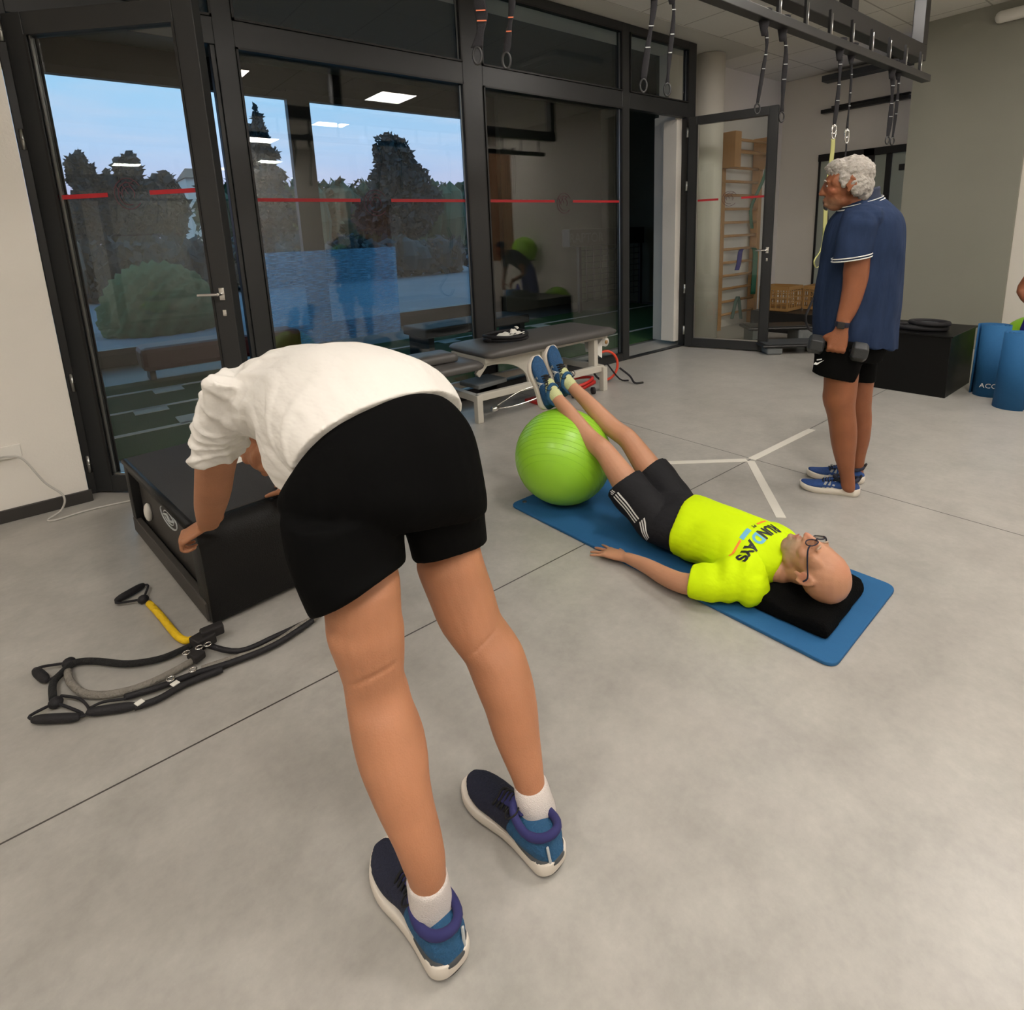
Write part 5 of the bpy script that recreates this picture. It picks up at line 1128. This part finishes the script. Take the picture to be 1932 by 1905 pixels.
# ============================================================ man lying on the mat, heels on the ball
pb = empty('person', (2.16, 1.4, .016), 'person in neon yellow t-shirt lying on the blue mat, heels on the green ball', 'person')
b = MB()
b.rings([((2.17, 1.58, .125), (.165, 0, 0), (0, .02, .10)), ((2.17, 1.47, .13), (.172, 0, 0), (0, 0, .108)), ((2.175, 1.33, .135), (.165, 0, 0), (0, 0, .112)), ((2.18, 1.18, .135), (.172, 0, 0), (0, 0, .11)), ((2.18, 1.07, .125), (.178, 0, 0), (0, 0, .095)), ((2.18, 1.01, .125), (.10, 0, 0), (0, 0, .07))], 26, 4, True)
b.cap([(2.18, 1.06, .125), (2.175, .98, .14), (2.165, .92, .15)], [.068, .062, .06])
# legs: hip, knee, ankle
for hip, knee, calf, ank in (((2.08, 1.58, .14), (2.10, 1.92, .405), (2.105, 2.06, .475), (2.115, 2.285, .62)), ((2.27, 1.58, .14), (2.30, 1.93, .415), (2.29, 2.07, .49), (2.265, 2.325, .65))):
    hip, knee, calf, ank = map(Vector, (hip, knee, calf, ank)); t = hip.lerp(knee, .5)
    b.cap([hip, hip.lerp(knee, .3), t, knee-Vector((0, .04, .03)), knee+Vector((0, .01, .003)), knee.lerp(calf, .5)-Vector((0, 0, .012)), calf-Vector((0, 0, .014)), calf.lerp(ank, .5), ank], [.092, .085, .073, .057, .055, .053, .054, .042, .034], 20)
    b.ell(knee+Vector((0, .0, .024)), (.034, .042, .034))
# near (left) arm on the mat edge, far arm along the other side
b.cap([(2.02, 1.09, .135), (1.93, 1.15, .09), (1.868, 1.24, .065), (1.862, 1.34, .052), (1.872, 1.46, .048), (1.872, 1.565, .040)], [.058, .05, .043, .041, .034, .025], 16)
b.cap([(2.34, 1.09, .13), (2.43, 1.20, .08), (2.47, 1.32, .065), (2.46, 1.45, .055), (2.45, 1.56, .045)], [.058, .048, .042, .033, .025], 16)
hand(b, (1.872, 1.575, .037), (-.16, 1, -.10), (0, 0, -1), (1, 0, 0), 1.04, (.06, .05, .05, .04), 1.7, .05, 0, .86)
hand(b, (2.45, 1.57, .045), (.05, 1, -.1), (0, 0, -1), (-1, 0, 0), .98, (.2, .2, .2, .2), .3, .1)
Tb, Rb = TR((2.160, .872, .184), *frame_from((.10, .10, 1), (0.03, -1, .08)), 1.08); head(b, Tb, Rb, 1.08)
bodyB = blob('body', b, M['skinB'], pb, .0052, 4)
# stubble tint lies in the skin itself: jaw patch as its own thin part
b = MB()
b.rings([((2.17, 1.462, .138), (.196, .05, 0), (0, 0, .125)), ((2.172, 1.40, .140), (.192, .02, 0), (0, 0, .132)), ((2.176, 1.27, .140), (.188, 0, 0), (0, 0, .128)), ((2.18, 1.15, .138), (.190, 0, 0), (0, 0, .122)), ((2.18, 1.07, .130), (.190, 0, 0), (0, 0, .108)), ((2.18, 1.02, .13), (.13, 0, 0), (0, 0, .082)), ((2.178, .985, .138), (.082, 0, 0), (0, -.01, .078))], 30, 5, False)
b.rings([((2.06, 1.075, .125), (.03, .085, 0), (0, .0, .098)), ((1.985, 1.105, .108), (.045, .080, 0), (0, 0, .090)), ((1.912, 1.165, .088), (.066, .052, 0), (0, .0, .072)), ((1.880, 1.235, .080), (.076, .030, 0), (0, 0, .062))], 22, 4, False)
b.rings([((2.31, 1.085, .12), (.03, -.085, 0), (0, .0, .088)), ((2.38, 1.125, .105), (.05, -.07, 0), (0, 0, .080)), ((2.44, 1.20, .085), (.064, -.04, 0), (0, 0, .068))], 22, 4, False)
b.ell((2.0, 1.05, .092), (.085, .075, .080))
def foldB(co, no):
    x, y, z = co.T
    f = .003*np.sin(y*26+x*14)*np.sin(x*21-y*6)+np.exp(-((x-1.96)/.08)**2)*.006*np.sin((y*1.0-x*.8+z*.6)*70)*np.exp(-((y-1.13)/.13)**2)
    f += np.exp(-((x-2.0)/.05)**2)*.005*np.sin(y*60+z*30)*np.exp(-((y-1.33)/.12)**2); return np.where(z < .03, np.minimum(f, 0), f)
shB = blob('t_shirt', b, M['neon'], pb, .0058, 4, foldB)
b = MB()
b.rings([((2.17, 1.42, .135), (.180, 0, 0), (0, 0, .115)), ((2.17, 1.50, .135), (.190, 0, 0), (0, 0, .116)), ((2.17, 1.58, .13), (.195, 0, 0), (0, .02, .112)), ((2.17, 1.64, .14), (.17, 0, 0), (0, .04, .10))], 26, 4, True)
for hip, knee, q in (((2.08, 1.56, .135), (2.10, 1.92, .405), -1), ((2.27, 1.56, .135), (2.30, 1.93, .415), 1)):
    hip, knee = Vector(hip), Vector(knee); d = (knee-hip).normalized(); n_ = Vector((1, 0, 0)).cross(d).normalized()
    b.rings([(hip, Vector((.098, 0, 0)), n_*.098), (hip.lerp(knee, .22), Vector((.103, 0, 0)), n_*.098), (hip.lerp(knee, .42)+Vector((q*.006, 0, -.01)), Vector((.108, 0, 0)), n_*.100), (hip.lerp(knee, .56)+Vector((q*.008, 0, -.012)), Vector((.110, 0, 0)), n_*.098)], 24, 4, False)
shoB = blob('shorts', b, M['charcl'], pb, .006, 3, lambda co, no: .003*np.sin(co[:, 0]*38+co[:, 1]*20)*np.sin(co[:, 1]*27+co[:, 2]*15))
# chest print, reading towards the head
axx = Vector((1, 0, 0)); ayy = Vector((0, -1, 0))
v, f = textmesh('RUN', .082, 2, bold=.0036); v2, f2 = textmesh('D', .082, 2, bold=.0036); v3, f3 = textmesh('AYS', .082, 2, bold=.0036)
def wd_(v): xs_ = [p[0] for p in v]; return min(xs_), max(xs_)
def rd(v, dx): return [(p[0]+dx, p[1]*1.05) for p in v]
w1, w2, w3_ = wd_(v), wd_(v2), wd_(v3); tot = (w1[1]-w1[0])+(w2[1]-w2[0])+(w3_[1]-w3_[0])+.008
UX, UY, UZ = Vector((-1, 0, 0)), Vector((0, -1, 0)), Vector((0, 0, 1)); cP = Vector((2.125, 1.085, .25)); sc = .29/tot; x0 = -tot/2
for vv, ff, (a_, b_), mt_n in ((v, f, w1, 'txt'), (v2, f2, w2, 'txtb'), (v3, f3, w3_, 'txt')):
    decal('print', [((p[0]-a_+x0)*sc, p[1]*sc) for p in vv], ff, shB, cP, UX, UY, UZ, M[mt_n], shB); x0 += b_-a_+.004
cQ = cP+Vector((0, .046, 0))
for dx, w_, h_, mt_n in ((-.110, .075, .009, 'txto'), (.100, .085, .009, 'txto'), (.020, .062, .020, 'txtb')):
    v_, f_ = stripmesh(w_, h_, 10, 3); decal('print', v_, f_, shB, cQ+UX*dx, UX, UY, UZ, M[mt_n], shB)
v_, f_ = textmesh('BY', .02, 1, bold=.001); decal('print', [(p[0], p[1]) for p in v_], f_, shB, cQ+UX*-.045, UX, UY, UZ, M['txt'], shB)
# three stripes and small mark on the near trouser leg
hp, kn = Vector((2.08, 1.56, .135)), Vector((2.10, 1.92, .405)); dl_ = (kn-hp).normalized(); nr_ = Vector((-1, 0, 0)); sdn = dl_.cross(nr_).normalized()
for i in range(3):
    v_, f_ = stripmesh(.008, .155, 3, 14); decal('stripe', v_, f_, shoB, hp+dl_*.13+sdn*(-.010+i*.016)+nr_*.1, sdn, dl_, nr_, M['whitet'], shoB, .0025)
    v_, f_ = stripmesh(.008, .08, 3, 8, .5); decal('stripe', v_, f_, shoB, hp-dl_*.0+sdn*(-.004+i*.014)+nr_*.1, sdn, dl_, nr_, M['whitet'], shoB, .0025)
for i in range(3):
    v_, f_ = stripmesh(.0055, .012+.008*i, 2, 3, -.4); decal('small_mark', v_, f_, shoB, hp+dl_*(.222+.004*i)+sdn*(-.012+i*.009)+nr_*.1, sdn, dl_, nr_, M['whitet'], shoB, .0025)
for ank in ((2.115, 2.285, .62), (2.265, 2.325, .65)):
    a_ = Vector(ank); m_ = MB(); t_ = (a_-Vector((a_.x, 2.06, .485))).normalized(); n_ = Vector((1, 0, 0)).cross(t_)
    m_.rings([(a_-t_*.012, Vector((.041, 0, 0)), n_*.041), (a_+t_*.012, Vector((.041, 0, 0)), n_*.042), (a_+t_*.02+Vector((0, .014, .018)), Vector((.040, 0, 0)), n_*.044), (a_+Vector((0, .040, .045)), Vector((.036, 0, 0)), n_*.04)], 20, 3, True)
    blob('sock', m_, M['socky'], pb, .0055, 3)
# shoes point up, soles away from the body
for ank, tw in (((2.112, 2.305, .590), -.04), ((2.262, 2.345, .620), .0)):
    a_ = Vector(ank); upv = Vector((tw*.5, -.93, .30)).normalized(); fv = Vector((tw, .30, .95)); fv = (fv-upv*fv.dot(upv)).normalized()
    heel_ = a_-upv*.080-fv*.045
    shoe(pb, heel_, heel_+fv*.29, .305, ('shoeblue', 'midsole', 'midsole', 'shoeteal'), 1, up_=upv, logoN=True, tonguecol='lace', hgt=1.12, wid=1.12)
    t1 = MB(); t1.tube([heel_+fv*.272+upv*.046+Vector((x_, 0, 0)) for x_ in (-.032, -.015, .015, .032)], .004, 8); t1.build('toe_trim', M['orange'], pb, True)
    l1 = MB(); c_ = heel_+upv*.115+fv*.10; l1.tube([c_+Vector((0, 0, 0)), c_+Vector((.03, -.02, .01)), c_+Vector((.045, -.01, .03)), c_+Vector((.03, 0, .035)), c_], .0022, 6, smooth=4); l1.tube([c_, c_+Vector((.02, -.03, -.03)), c_+Vector((.03, -.04, -.045))], .002, 6, smooth=3); l1.build('lace_bow', M['lace'], pb, True)
    l2 = MB(); l2.rings([(c_-upv*.02+fv*-.005, Vector((.02, 0, 0)), fv*.006), (c_-upv*.008, Vector((.016, 0, 0)), fv*.008)], 10, 1, True); l2.build('pull_tab', M['orange'], pb, True)
face_details(pb, bodyB, Tb, Rb, 1.08, False)
oB = Vector((2.16, 1.4, .016)); oC = Vector((3.35, 1.27, 0))
patch(M['skinB'], Tb((0, .055, -.072))-oB, (.078, .062, .075), (.34, .27, .17), .75, .5)
patch(M['skinB'], Tb((0, .100, -.061))-oB, (.026, .020, .014), (.40, .15, .10), .7, .5)
patch(M['skinB'], Tb((0, .115, -.028))-oB, (.022, .03, .022), (.55, .20, .12), .6, .7)
for q in (-1, 1): patch(M['skinB'], Tb((q*.084, -.010, -.004))-oB, (.020, .026, .036), (.55, .19, .12), .6, .6); patch(M['skinB'], Tb((q*.032, .090, .004))-oB, (.02, .016, .022), (.33, .15, .09), .6, .6)
patch(M['skinB'], Tb((0, .03, .085))-oB, (.07, .08, .06), (.55, .23, .14), .55, .8)
b = MB()
for q in (-1, 1):
    b = MB(); b.tube([Tb((q*.016, .094, .024)), Tb((q*.032, .095, .030)), Tb((q*.046, .086, .025))], [.003, .0045, .002], 8, smooth=3); b.build('eyebrow', M['beard'], pb, True)
g = MB()
for q in (-1, 1):
    pts = [Tb((q*.033+.026*math.cos(a), .106-.006*abs(math.cos(a))*(1 if math.cos(a)*q > 0 else 0), .002+.017*math.sin(a)+(.003 if math.sin(a) > 0 else 0))) for a in [i*2*math.pi/22 for i in range(22)]]
    g.tube(pts, .0022, 8, closed=True); g.tube([Tb((q*.058, .102, .008)), Tb((q*.078, .088, .008)), Tb((q*.086, .04, .010)), Tb((q*.088, -.005, .012)), Tb((q*.086, -.025, -.004))], .0030, 8, smooth=4)
g.tube([Tb((-.010, .107, .006)), Tb((0, .110, .009)), Tb((.010, .107, .006))], .0022, 8, smooth=3)
gl_ = g.build('glasses', M['shoenavy'], pb, True)
g = MB()
for q in (-1, 1):
    n_ = 20; c0 = Tb((q*.033, .1045, .003)); pts = [Tb((q*.033+.0255*math.cos(i*2*math.pi/n_), .1045, .003+.017*math.sin(i*2*math.pi/n_))) for i in range(n_)]
    dn = (Tb((0, .001, 0))-Tb((0, 0, 0))); g.add([p for p in pts]+[p+dn for p in pts], [tuple(range(n_))[::-1], tuple(range(n_, 2*n_))]+[(i, (i+1) % n_, n_+(i+1) % n_, n_+i) for i in range(n_)])
g.build('lens', M['lens'], gl_)

# ============================================================ standing man with dumbbells
pc = empty('person', (3.35, 1.27, 0), 'white-haired person in navy polo shirt standing in profile, dumbbell in hand', 'person')
FD = Vector((-.43, .90, 0)).normalized(); SDE = FD.cross(Vector((0, 0, 1)))      # facing, body's right
b = MB()
RR(b, [(678, 1560, 1618), (705, 1558, 1616), (735, 1557, 1613), (750, 1555, 1611), (765, 1557, 1610), (785, 1563, 1612), (810, 1567, 1614), (835, 1570, 1613), (860, 1575, 1611), (885, 1582, 1610), (900, 1586, 1611), (918, 1588, 1612)], 2.985, 1.0)
RR(b, [(678, 1594, 1648), (705, 1595, 1647), (735, 1597, 1643), (750, 1598, 1642), (765, 1600, 1641), (785, 1603, 1642), (805, 1604, 1641), (830, 1606, 1638), (855, 1607, 1632), (880, 1608, 1628), (895, 1609, 1628), (905, 1609, 1628)], 3.16, 1.0)
RR(b, [(400, 1606, 1662), (430, 1588, 1674), (480, 1582, 1674), (560, 1566, 1670), (610, 1566, 1664), (640, 1572, 1656)], 3.09, .95)
RR(b, [(345, 1596, 1632), (365, 1594, 1636), (385, 1592, 1648), (400, 1595, 1660)], 3.07, .95)
RR(b, [(418, 1604, 1648), (440, 1598, 1646), (475, 1594, 1641), (500, 1594, 1639), (515, 1592, 1638), (527, 1592, 1636), (545, 1590, 1631), (570, 1586, 1623), (592, 1581, 1613), (608, 1578, 1603), (618, 1577, 1600)], 2.91, .80)
wrC = W(1588, 620, 2.90)
hand(b, wrC, (-.18, .10, -1), SDE, FD, 1.12, (1.15, 1.18, 1.2, 1.2), .0, .6)
b.cap([W(1632, 410, 3.26), W(1628, 520, 3.28), W(1600, 600, 3.27), W(1592, 630, 3.26)], [.05, .045, .035, .028])
hand(b, W(1592, 632, 3.26), (-.1, .05, -1), -SDE, FD, 1.05, (1.1, 1.15, 1.2, 1.2), 0, .6)
f_, u_ = Vector((FD.x, FD.y, -.07)).normalized(), Vector((FD.x*.07, FD.y*.07, 1)).normalized()
SC = 1.03; Tc, Rc = TR(W(1597, 349, 3.07), *frame_from(f_, u_), SC); head(b, Tc, Rc, SC)
bodyC = blob('body', b, M['skinC'], pc, .0050, 6)
face_details(pc, bodyC, Tc, Rc, SC, True)
patch(M['skinC'], Tc((0, .06, -.080))-oC, (.070, .070, .045), (.30, .20, .13), .6, .6)
for q in (-1, 1):
    patch(M['skinC'], Tc((q*.05, .07, -.02))-oC, (.03, .04, .03), (.42, .13, .07), .6, .8)
    b = MB(); b.tube([Tc((q*.016, .096, .026)), Tc((q*.032, .097, .033)), Tc((q*.046, .088, .026))], [.003, .005, .002], 8, smooth=3); b.build('eyebrow', M['hair'], pc, True)
# hair: full silver waves
b = MB(); s_ = SC
def elc(c, r): b.ell(Tc(c), [q*s_ for q in r], Rc*(1/s_), 26)
elc((0, -.026, .050), (.083, .098, .088)); elc((0, .030, .088), (.066, .062, .044)); elc((0, -.062, -.010), (.072, .056, .072)); elc((0, -.070, -.055), (.055, .038, .040)); elc((.0, .062, .088), (.050, .028, .024))
for q in (-1, 1): elc((q*.074, .012, .030), (.012, .026, .034)); elc((q*.068, -.045, -.01), (.020, .038, .055)); elc((q*.076, .018, .005), (.006, .009, .022))
def hairf(co, no):
    x, y, z = co.T; a = np.sin(x*95+2.1*np.sin(z*60+y*30))*np.sin(y*88+2*np.sin(x*70))*np.sin(z*80+1.7*np.sin(y*66)); return .006*a+.0015*np.sin(z*210+x*160+y*190+3*np.sin(x*90))+.0
blob('hair', b, M['hair'], pc, .0048, 2, hairf)
b = MB(); 
# polo shirt
b = MB()
EE(b, [((1541, 640), 3.07, (1683, 655), 3.09, HD*.185), ((1541, 600), 3.07, (1685, 610), 3.09, HD*.19), ((1543, 560), 3.07, (1690, 560), 3.09, HD*.195), ((1553, 505), 3.07, (1693, 500), 3.09, HD*.20), ((1562, 450), 3.07, (1695, 440), 3.09, HD*.205), ((1574, 415), 3.07, (1688, 408), 3.09, HD*.19), ((1588, 392), 3.07, (1674, 386), 3.09, HD*.13), ((1594, 380), 3.07, (1662, 371), 3.09, HD*.075)], 34, 5, False)
EE(b, [((1598, 392), 2.98, (1664, 392), 3.0, HD*.085), ((1589, 415), 2.925, (1656, 420), 2.94, HD*.088), ((1582, 440), 2.91, (1649, 450), 2.93, HD*.075), ((1576, 470), 2.90, (1644, 468), 2.92, HD*.074), ((1572, 496), 2.90, (1641, 483), 2.92, HD*.074)], 26, 4, False)
EE(b, [((1596, 400), 3.20, (1650, 400), 3.20, HD*.06), ((1588, 440), 3.26, (1640, 440), 3.28, HD*.07), ((1584, 485), 3.28, (1636, 485), 3.3, HD*.07)], 20, 3, False)
b.ell(W(1628, 412, 2.95), (.085, .095, .075)); b.ell(W(1624, 420, 2.925), (.075, .08, .075))
def foldC(co, no):
    x, y, z = co.T; w_ = (x*.78-y*.63); h_ = np.clip((1.45-z)*1.4, 0, 1)
    return .006*np.sin(w_*62+.8*np.sin(z*7))*h_+.003*np.sin(z*28+w_*30)*np.sin(w_*17)-.002
poC = blob('polo_shirt', b, M['navy'], pc, .006, 3, foldC)
b = MB()
for k, r_ in enumerate((0, 1)):
    pass
EE(b, [((1589, 386), 3.00, (1660, 371), 3.02, HD*.075)], 20, 1) if False else None
cN = (W(1592, 388, 3.07)+W(1657, 368, 3.09))/2; uN = (W(1657, 368, 3.09)-W(1592, 388, 3.07))/2
b.rings([(cN+Vector((0, 0, -.018)), uN*1.14, HD*.088), (cN+Vector((0, 0, .012)), uN*.98, HD*.078), (cN+Vector((.012, -.009, .050)), uN*.80, HD*.068)], 30, 4, False)
blob('collar', b, M['navyd'], pc, .005, 3)
def ringtube(mb, c, u, v, r, n=40, a0=0, a1=2*math.pi, closed=True): mb.tube([c+u*math.cos(a0+(a1-a0)*i/n)+v*math.sin(a0+(a1-a0)*i/n) for i in range(n)], r, 6, closed=closed)
t_ = MB(); ringtube(t_, cN+Vector((0, 0, -.020)), uN*1.21, HD*.100, .0036); ringtube(t_, cN+Vector((0, 0, -.006)), uN*1.14, HD*.094, .0024)
for dz in (0, .013):
    a_ = W(1571.5, 496, 2.90)+Vector((0, 0, dz+.004)); b2_ = W(1641.5, 483, 2.92)+Vector((0, 0, dz+.004)); ringtube(t_, (a_+b2_)/2, (b2_-a_)/2*1.0, HD*.0755, .0030)
t_.build('white_trim', M['whitet'], pc, True)
# shorts
b = MB()
EE(b, [((1548, 610), 3.07, (1676, 610), 3.09, HD*.16), ((1546, 655), 3.07, (1662, 655), 3.09, HD*.165), ((1545, 675), 3.05, (1655, 675), 3.09, HD*.16)], 28, 3, False)
EE(b, [((1545, 640), 2.98, (1640, 640), 3.0, HD*.10), ((1538, 690), 2.98, (1620, 690), 3.0, HD*.10), ((1535, 704), 2.98, (1612, 720), 3.0, HD*.10)], 24, 3, False)
EE(b, [((1570, 640), 3.15, (1658, 640), 3.17, HD*.10), ((1580, 690), 3.15, (1650, 690), 3.17, HD*.10), ((1590, 716), 3.15, (1645, 715), 3.17, HD*.10)], 24, 3, False)
shC = blob('shorts', b, M['blackcl'], pc, .006, 4, lambda co, no: .002*np.sin(co[:, 0]*50+co[:, 2]*15))
# small white tick-like mark at the front hem
c_ = W(1545, 684, 2.93); vv = [(-.028, -.008), (-.010, -.012), (.028, .012), (-.008, -.001), (-.018, .004)]
decal('small_mark', vv+[( -.012, .012), (.022, .012), (.022, .018), (-.012, .018)], [(0, 1, 3, 4), (1, 2, 3), (5, 6, 7, 8)], shC, c_, (.78, -.62, .0), (0, 0, 1), -HD, M['whitet'], shC, .003, .15)
# watch
wc = W(1588.5, 612, 2.905); ax_ = Vector((-.12, .08, -1)).normalized(); q1 = ax_.orthogonal().normalized(); q2 = ax_.cross(q1)
b = MB(); b.rings([(wc-ax_*.013, q1*.034, q2*.034), (wc+ax_*.013, q1*.033, q2*.033)], 24, 1); wt = b.build('watch', M['shoenavy'], pc, True, .003)
dd = -HD*.7-Vector((.78, -.62, 0))*.5; MB().obox(wc+dd.normalized()*.036, ax_*.017, dd.normalized().cross(ax_)*.017, dd.normalized()*.005).build('watch_face', M['outsole'], wt, bev=.003)
for hl, sd_, nm in (((3.352, 1.148, 0), 1, 'n'), ((3.545, 1.195, 0), -1, 'f')):
    hl = Vector(hl); dirs = Vector((-.43, .90, 0)); s2, P2 = shoe(pc, hl, hl+dirs*.29, .295, ('shoeroyal', 'midsole', 'midsole', 'shoenavy'), sd_, stripes=1, tonguecol='shoeroyal', hgt=.9)
    b = MB(); b.rings([(P2(0, .012, .085), Vector(SDE)*.022, FD*.008), (P2(0, -.004, .115), Vector(SDE)*.014, FD*.006)], 12, 2, True); b.build('heel_counter', M['outsole'], s2, True)
# dumbbells
def dumbbell(c, ax, lb, r_=.052):
    c = Vector(c); a = Vector(ax).normalized(); ro = empty('dumbbell', c, lb, 'dumbbell', 'dumbbells held by the standing man'); q1 = Vector((0, 0, 1)); q1 = (q1-a*q1.dot(a)).normalized(); q2 = a.cross(q1)
    MB().cyl(c-a*.07, c+a*.07, .014, 16).build('handle', M['steel'], ro, True)
    for s_2 in (-1, 1):
        m_ = MB(); m_.rings([(c+a*s_2*.062, q1*r_*.72, q2*r_*.72), (c+a*s_2*.072, q1*r_, q2*r_), (c+a*s_2*.125, q1*r_, q2*r_), (c+a*s_2*.138, q1*r_*.72, q2*r_*.72)], 6, 1); m_.build('head', M['blkhex'], ro, False, .004)
    return ro
dumbbell(W(1580, 657, 2.915)+SDE*.010, (FD.x*.97, FD.y*.97, .16), 'black hexagonal dumbbell in the standing man\'s left hand, nearest the camera')
dumbbell(W(1588, 664, 3.26)-SDE*.010, (FD.x*.97, FD.y*.97, .1), 'black hexagonal dumbbell in the standing man\'s far hand, hidden behind his leg')

# ============================================================ person cut off by the right edge
pd = empty('person', (6.7, .62, 0), 'stooping person in dark blue leggings cut off by the right edge of the photo', 'person')
b = MB(); q = Vector((6.80, .98, 0)); V = Vector
b.cap([q+V((0, .09, .10)), q+V((0, .08, .48)), q+V((0, -.05, .90))], [.05, .06, .085]); b.cap([q+V((.1, -.26, .10)), q+V((.1, -.26, .48)), q+V((.05, -.22, .90))], [.05, .06, .085])
b.rings([(q+V((.03, -.13, .88)), (0, .17, 0), (.12, 0, -.04)), (q+V((-.12, -.14, 1.03)), (0, .14, 0), (.07, 0, .08)), (q+V((-.32, -.14, 1.14)), (0, .18, 0), (.03, 0, .10)), (q+V((-.38, -.14, 1.17)), (0, .08, 0), (.02, 0, .06))], 24, 4, True)
b.cap([q+V((-.34, -.14, 1.16)), q+V((-.46, -.14, 1.22))], [.055, .055])
eb = at(1929, 550, 0, 6.52)
b.cap([q+V((-.32, .02, 1.13)), q+V((-.30, .08, 1.0)), eb, q+V((-.44, .0, .72))], [.05, .044, .042, .03]); b.cap([q+V((-.32, -.30, 1.13)), q+V((-.30, -.36, .88)), q+V((-.44, -.26, .70))], [.05, .042, .03])
hand(b, q+V((-.44, .0, .72)), (-.2, -.3, -1), (1, 0, 0), (0, -1, 0), 1, (.5, .5, .5, .5), 0, .2); hand(b, q+V((-.44, -.26, .70)), (-.2, .3, -1), (1, 0, 0), (0, 1, 0), 1, (.5, .5, .5, .5), 0, .2)
Td, Rd = TR(q+V((-.55, -.14, 1.27)), *frame_from((-.85, 0, -.5), (-.5, 0, .85)), 1.0); head(b, Td, Rd, 1.0)
blob('body', b, M['skinC'], pd, .007, 3); face_details(pd, None, Td, Rd, 1.0, True)
b = MB(); b.ell(Td((0, -.028, .045)), (.083, .098, .088), Rd, 24); blob('hair', b, M['shoenavy'], pd, .008, 2)
b = MB(); b.cap([q+V((0, .09, .09)), q+V((0, .08, .48)), q+V((0, -.05, .90))], [.062, .085, .10]); b.cap([q+V((.1, -.26, .09)), q+V((.1, -.26, .48)), q+V((.05, -.22, .90))], [.062, .078, .10]); b.rings([(q+V((.03, -.13, .86)), (0, .185, 0), (.135, 0, -.04)), (q+V((-.06, -.14, .98)), (0, .165, 0), (.09, 0, .08))], 24, 2)
blob('leggings', b, M['bluef'], pd, .008, 3)
b = MB(); b.rings([(q+V((-.02, -.14, .95)), (0, .165, 0), (.10, 0, .07)), (q+V((-.13, -.14, 1.04)), (0, .16, 0), (.08, 0, .095)), (q+V((-.31, -.14, 1.14)), (0, .205, 0), (.04, 0, .115)), (q+V((-.39, -.14, 1.17)), (0, .10, 0), (.02, 0, .075))], 24, 4, True)
b.cap([q+V((-.32, .02, 1.13)), q+V((-.305, .065, 1.03))], [.068, .060]); b.cap([q+V((-.32, -.30, 1.13)), q+V((-.305, -.345, 1.0))], [.068, .060]); blob('t_shirt', b, M['shoenavy'], pd, .008, 3)
for dx, dy in ((0, .09), (.1, -.26)): shoe(pd, q+Vector((dx+.07, dy, 0)), q+Vector((dx-.2, dy, 0)), .27, ('outsole', 'outsole', 'outsole', 'outsole'), 1, hgt=.9)
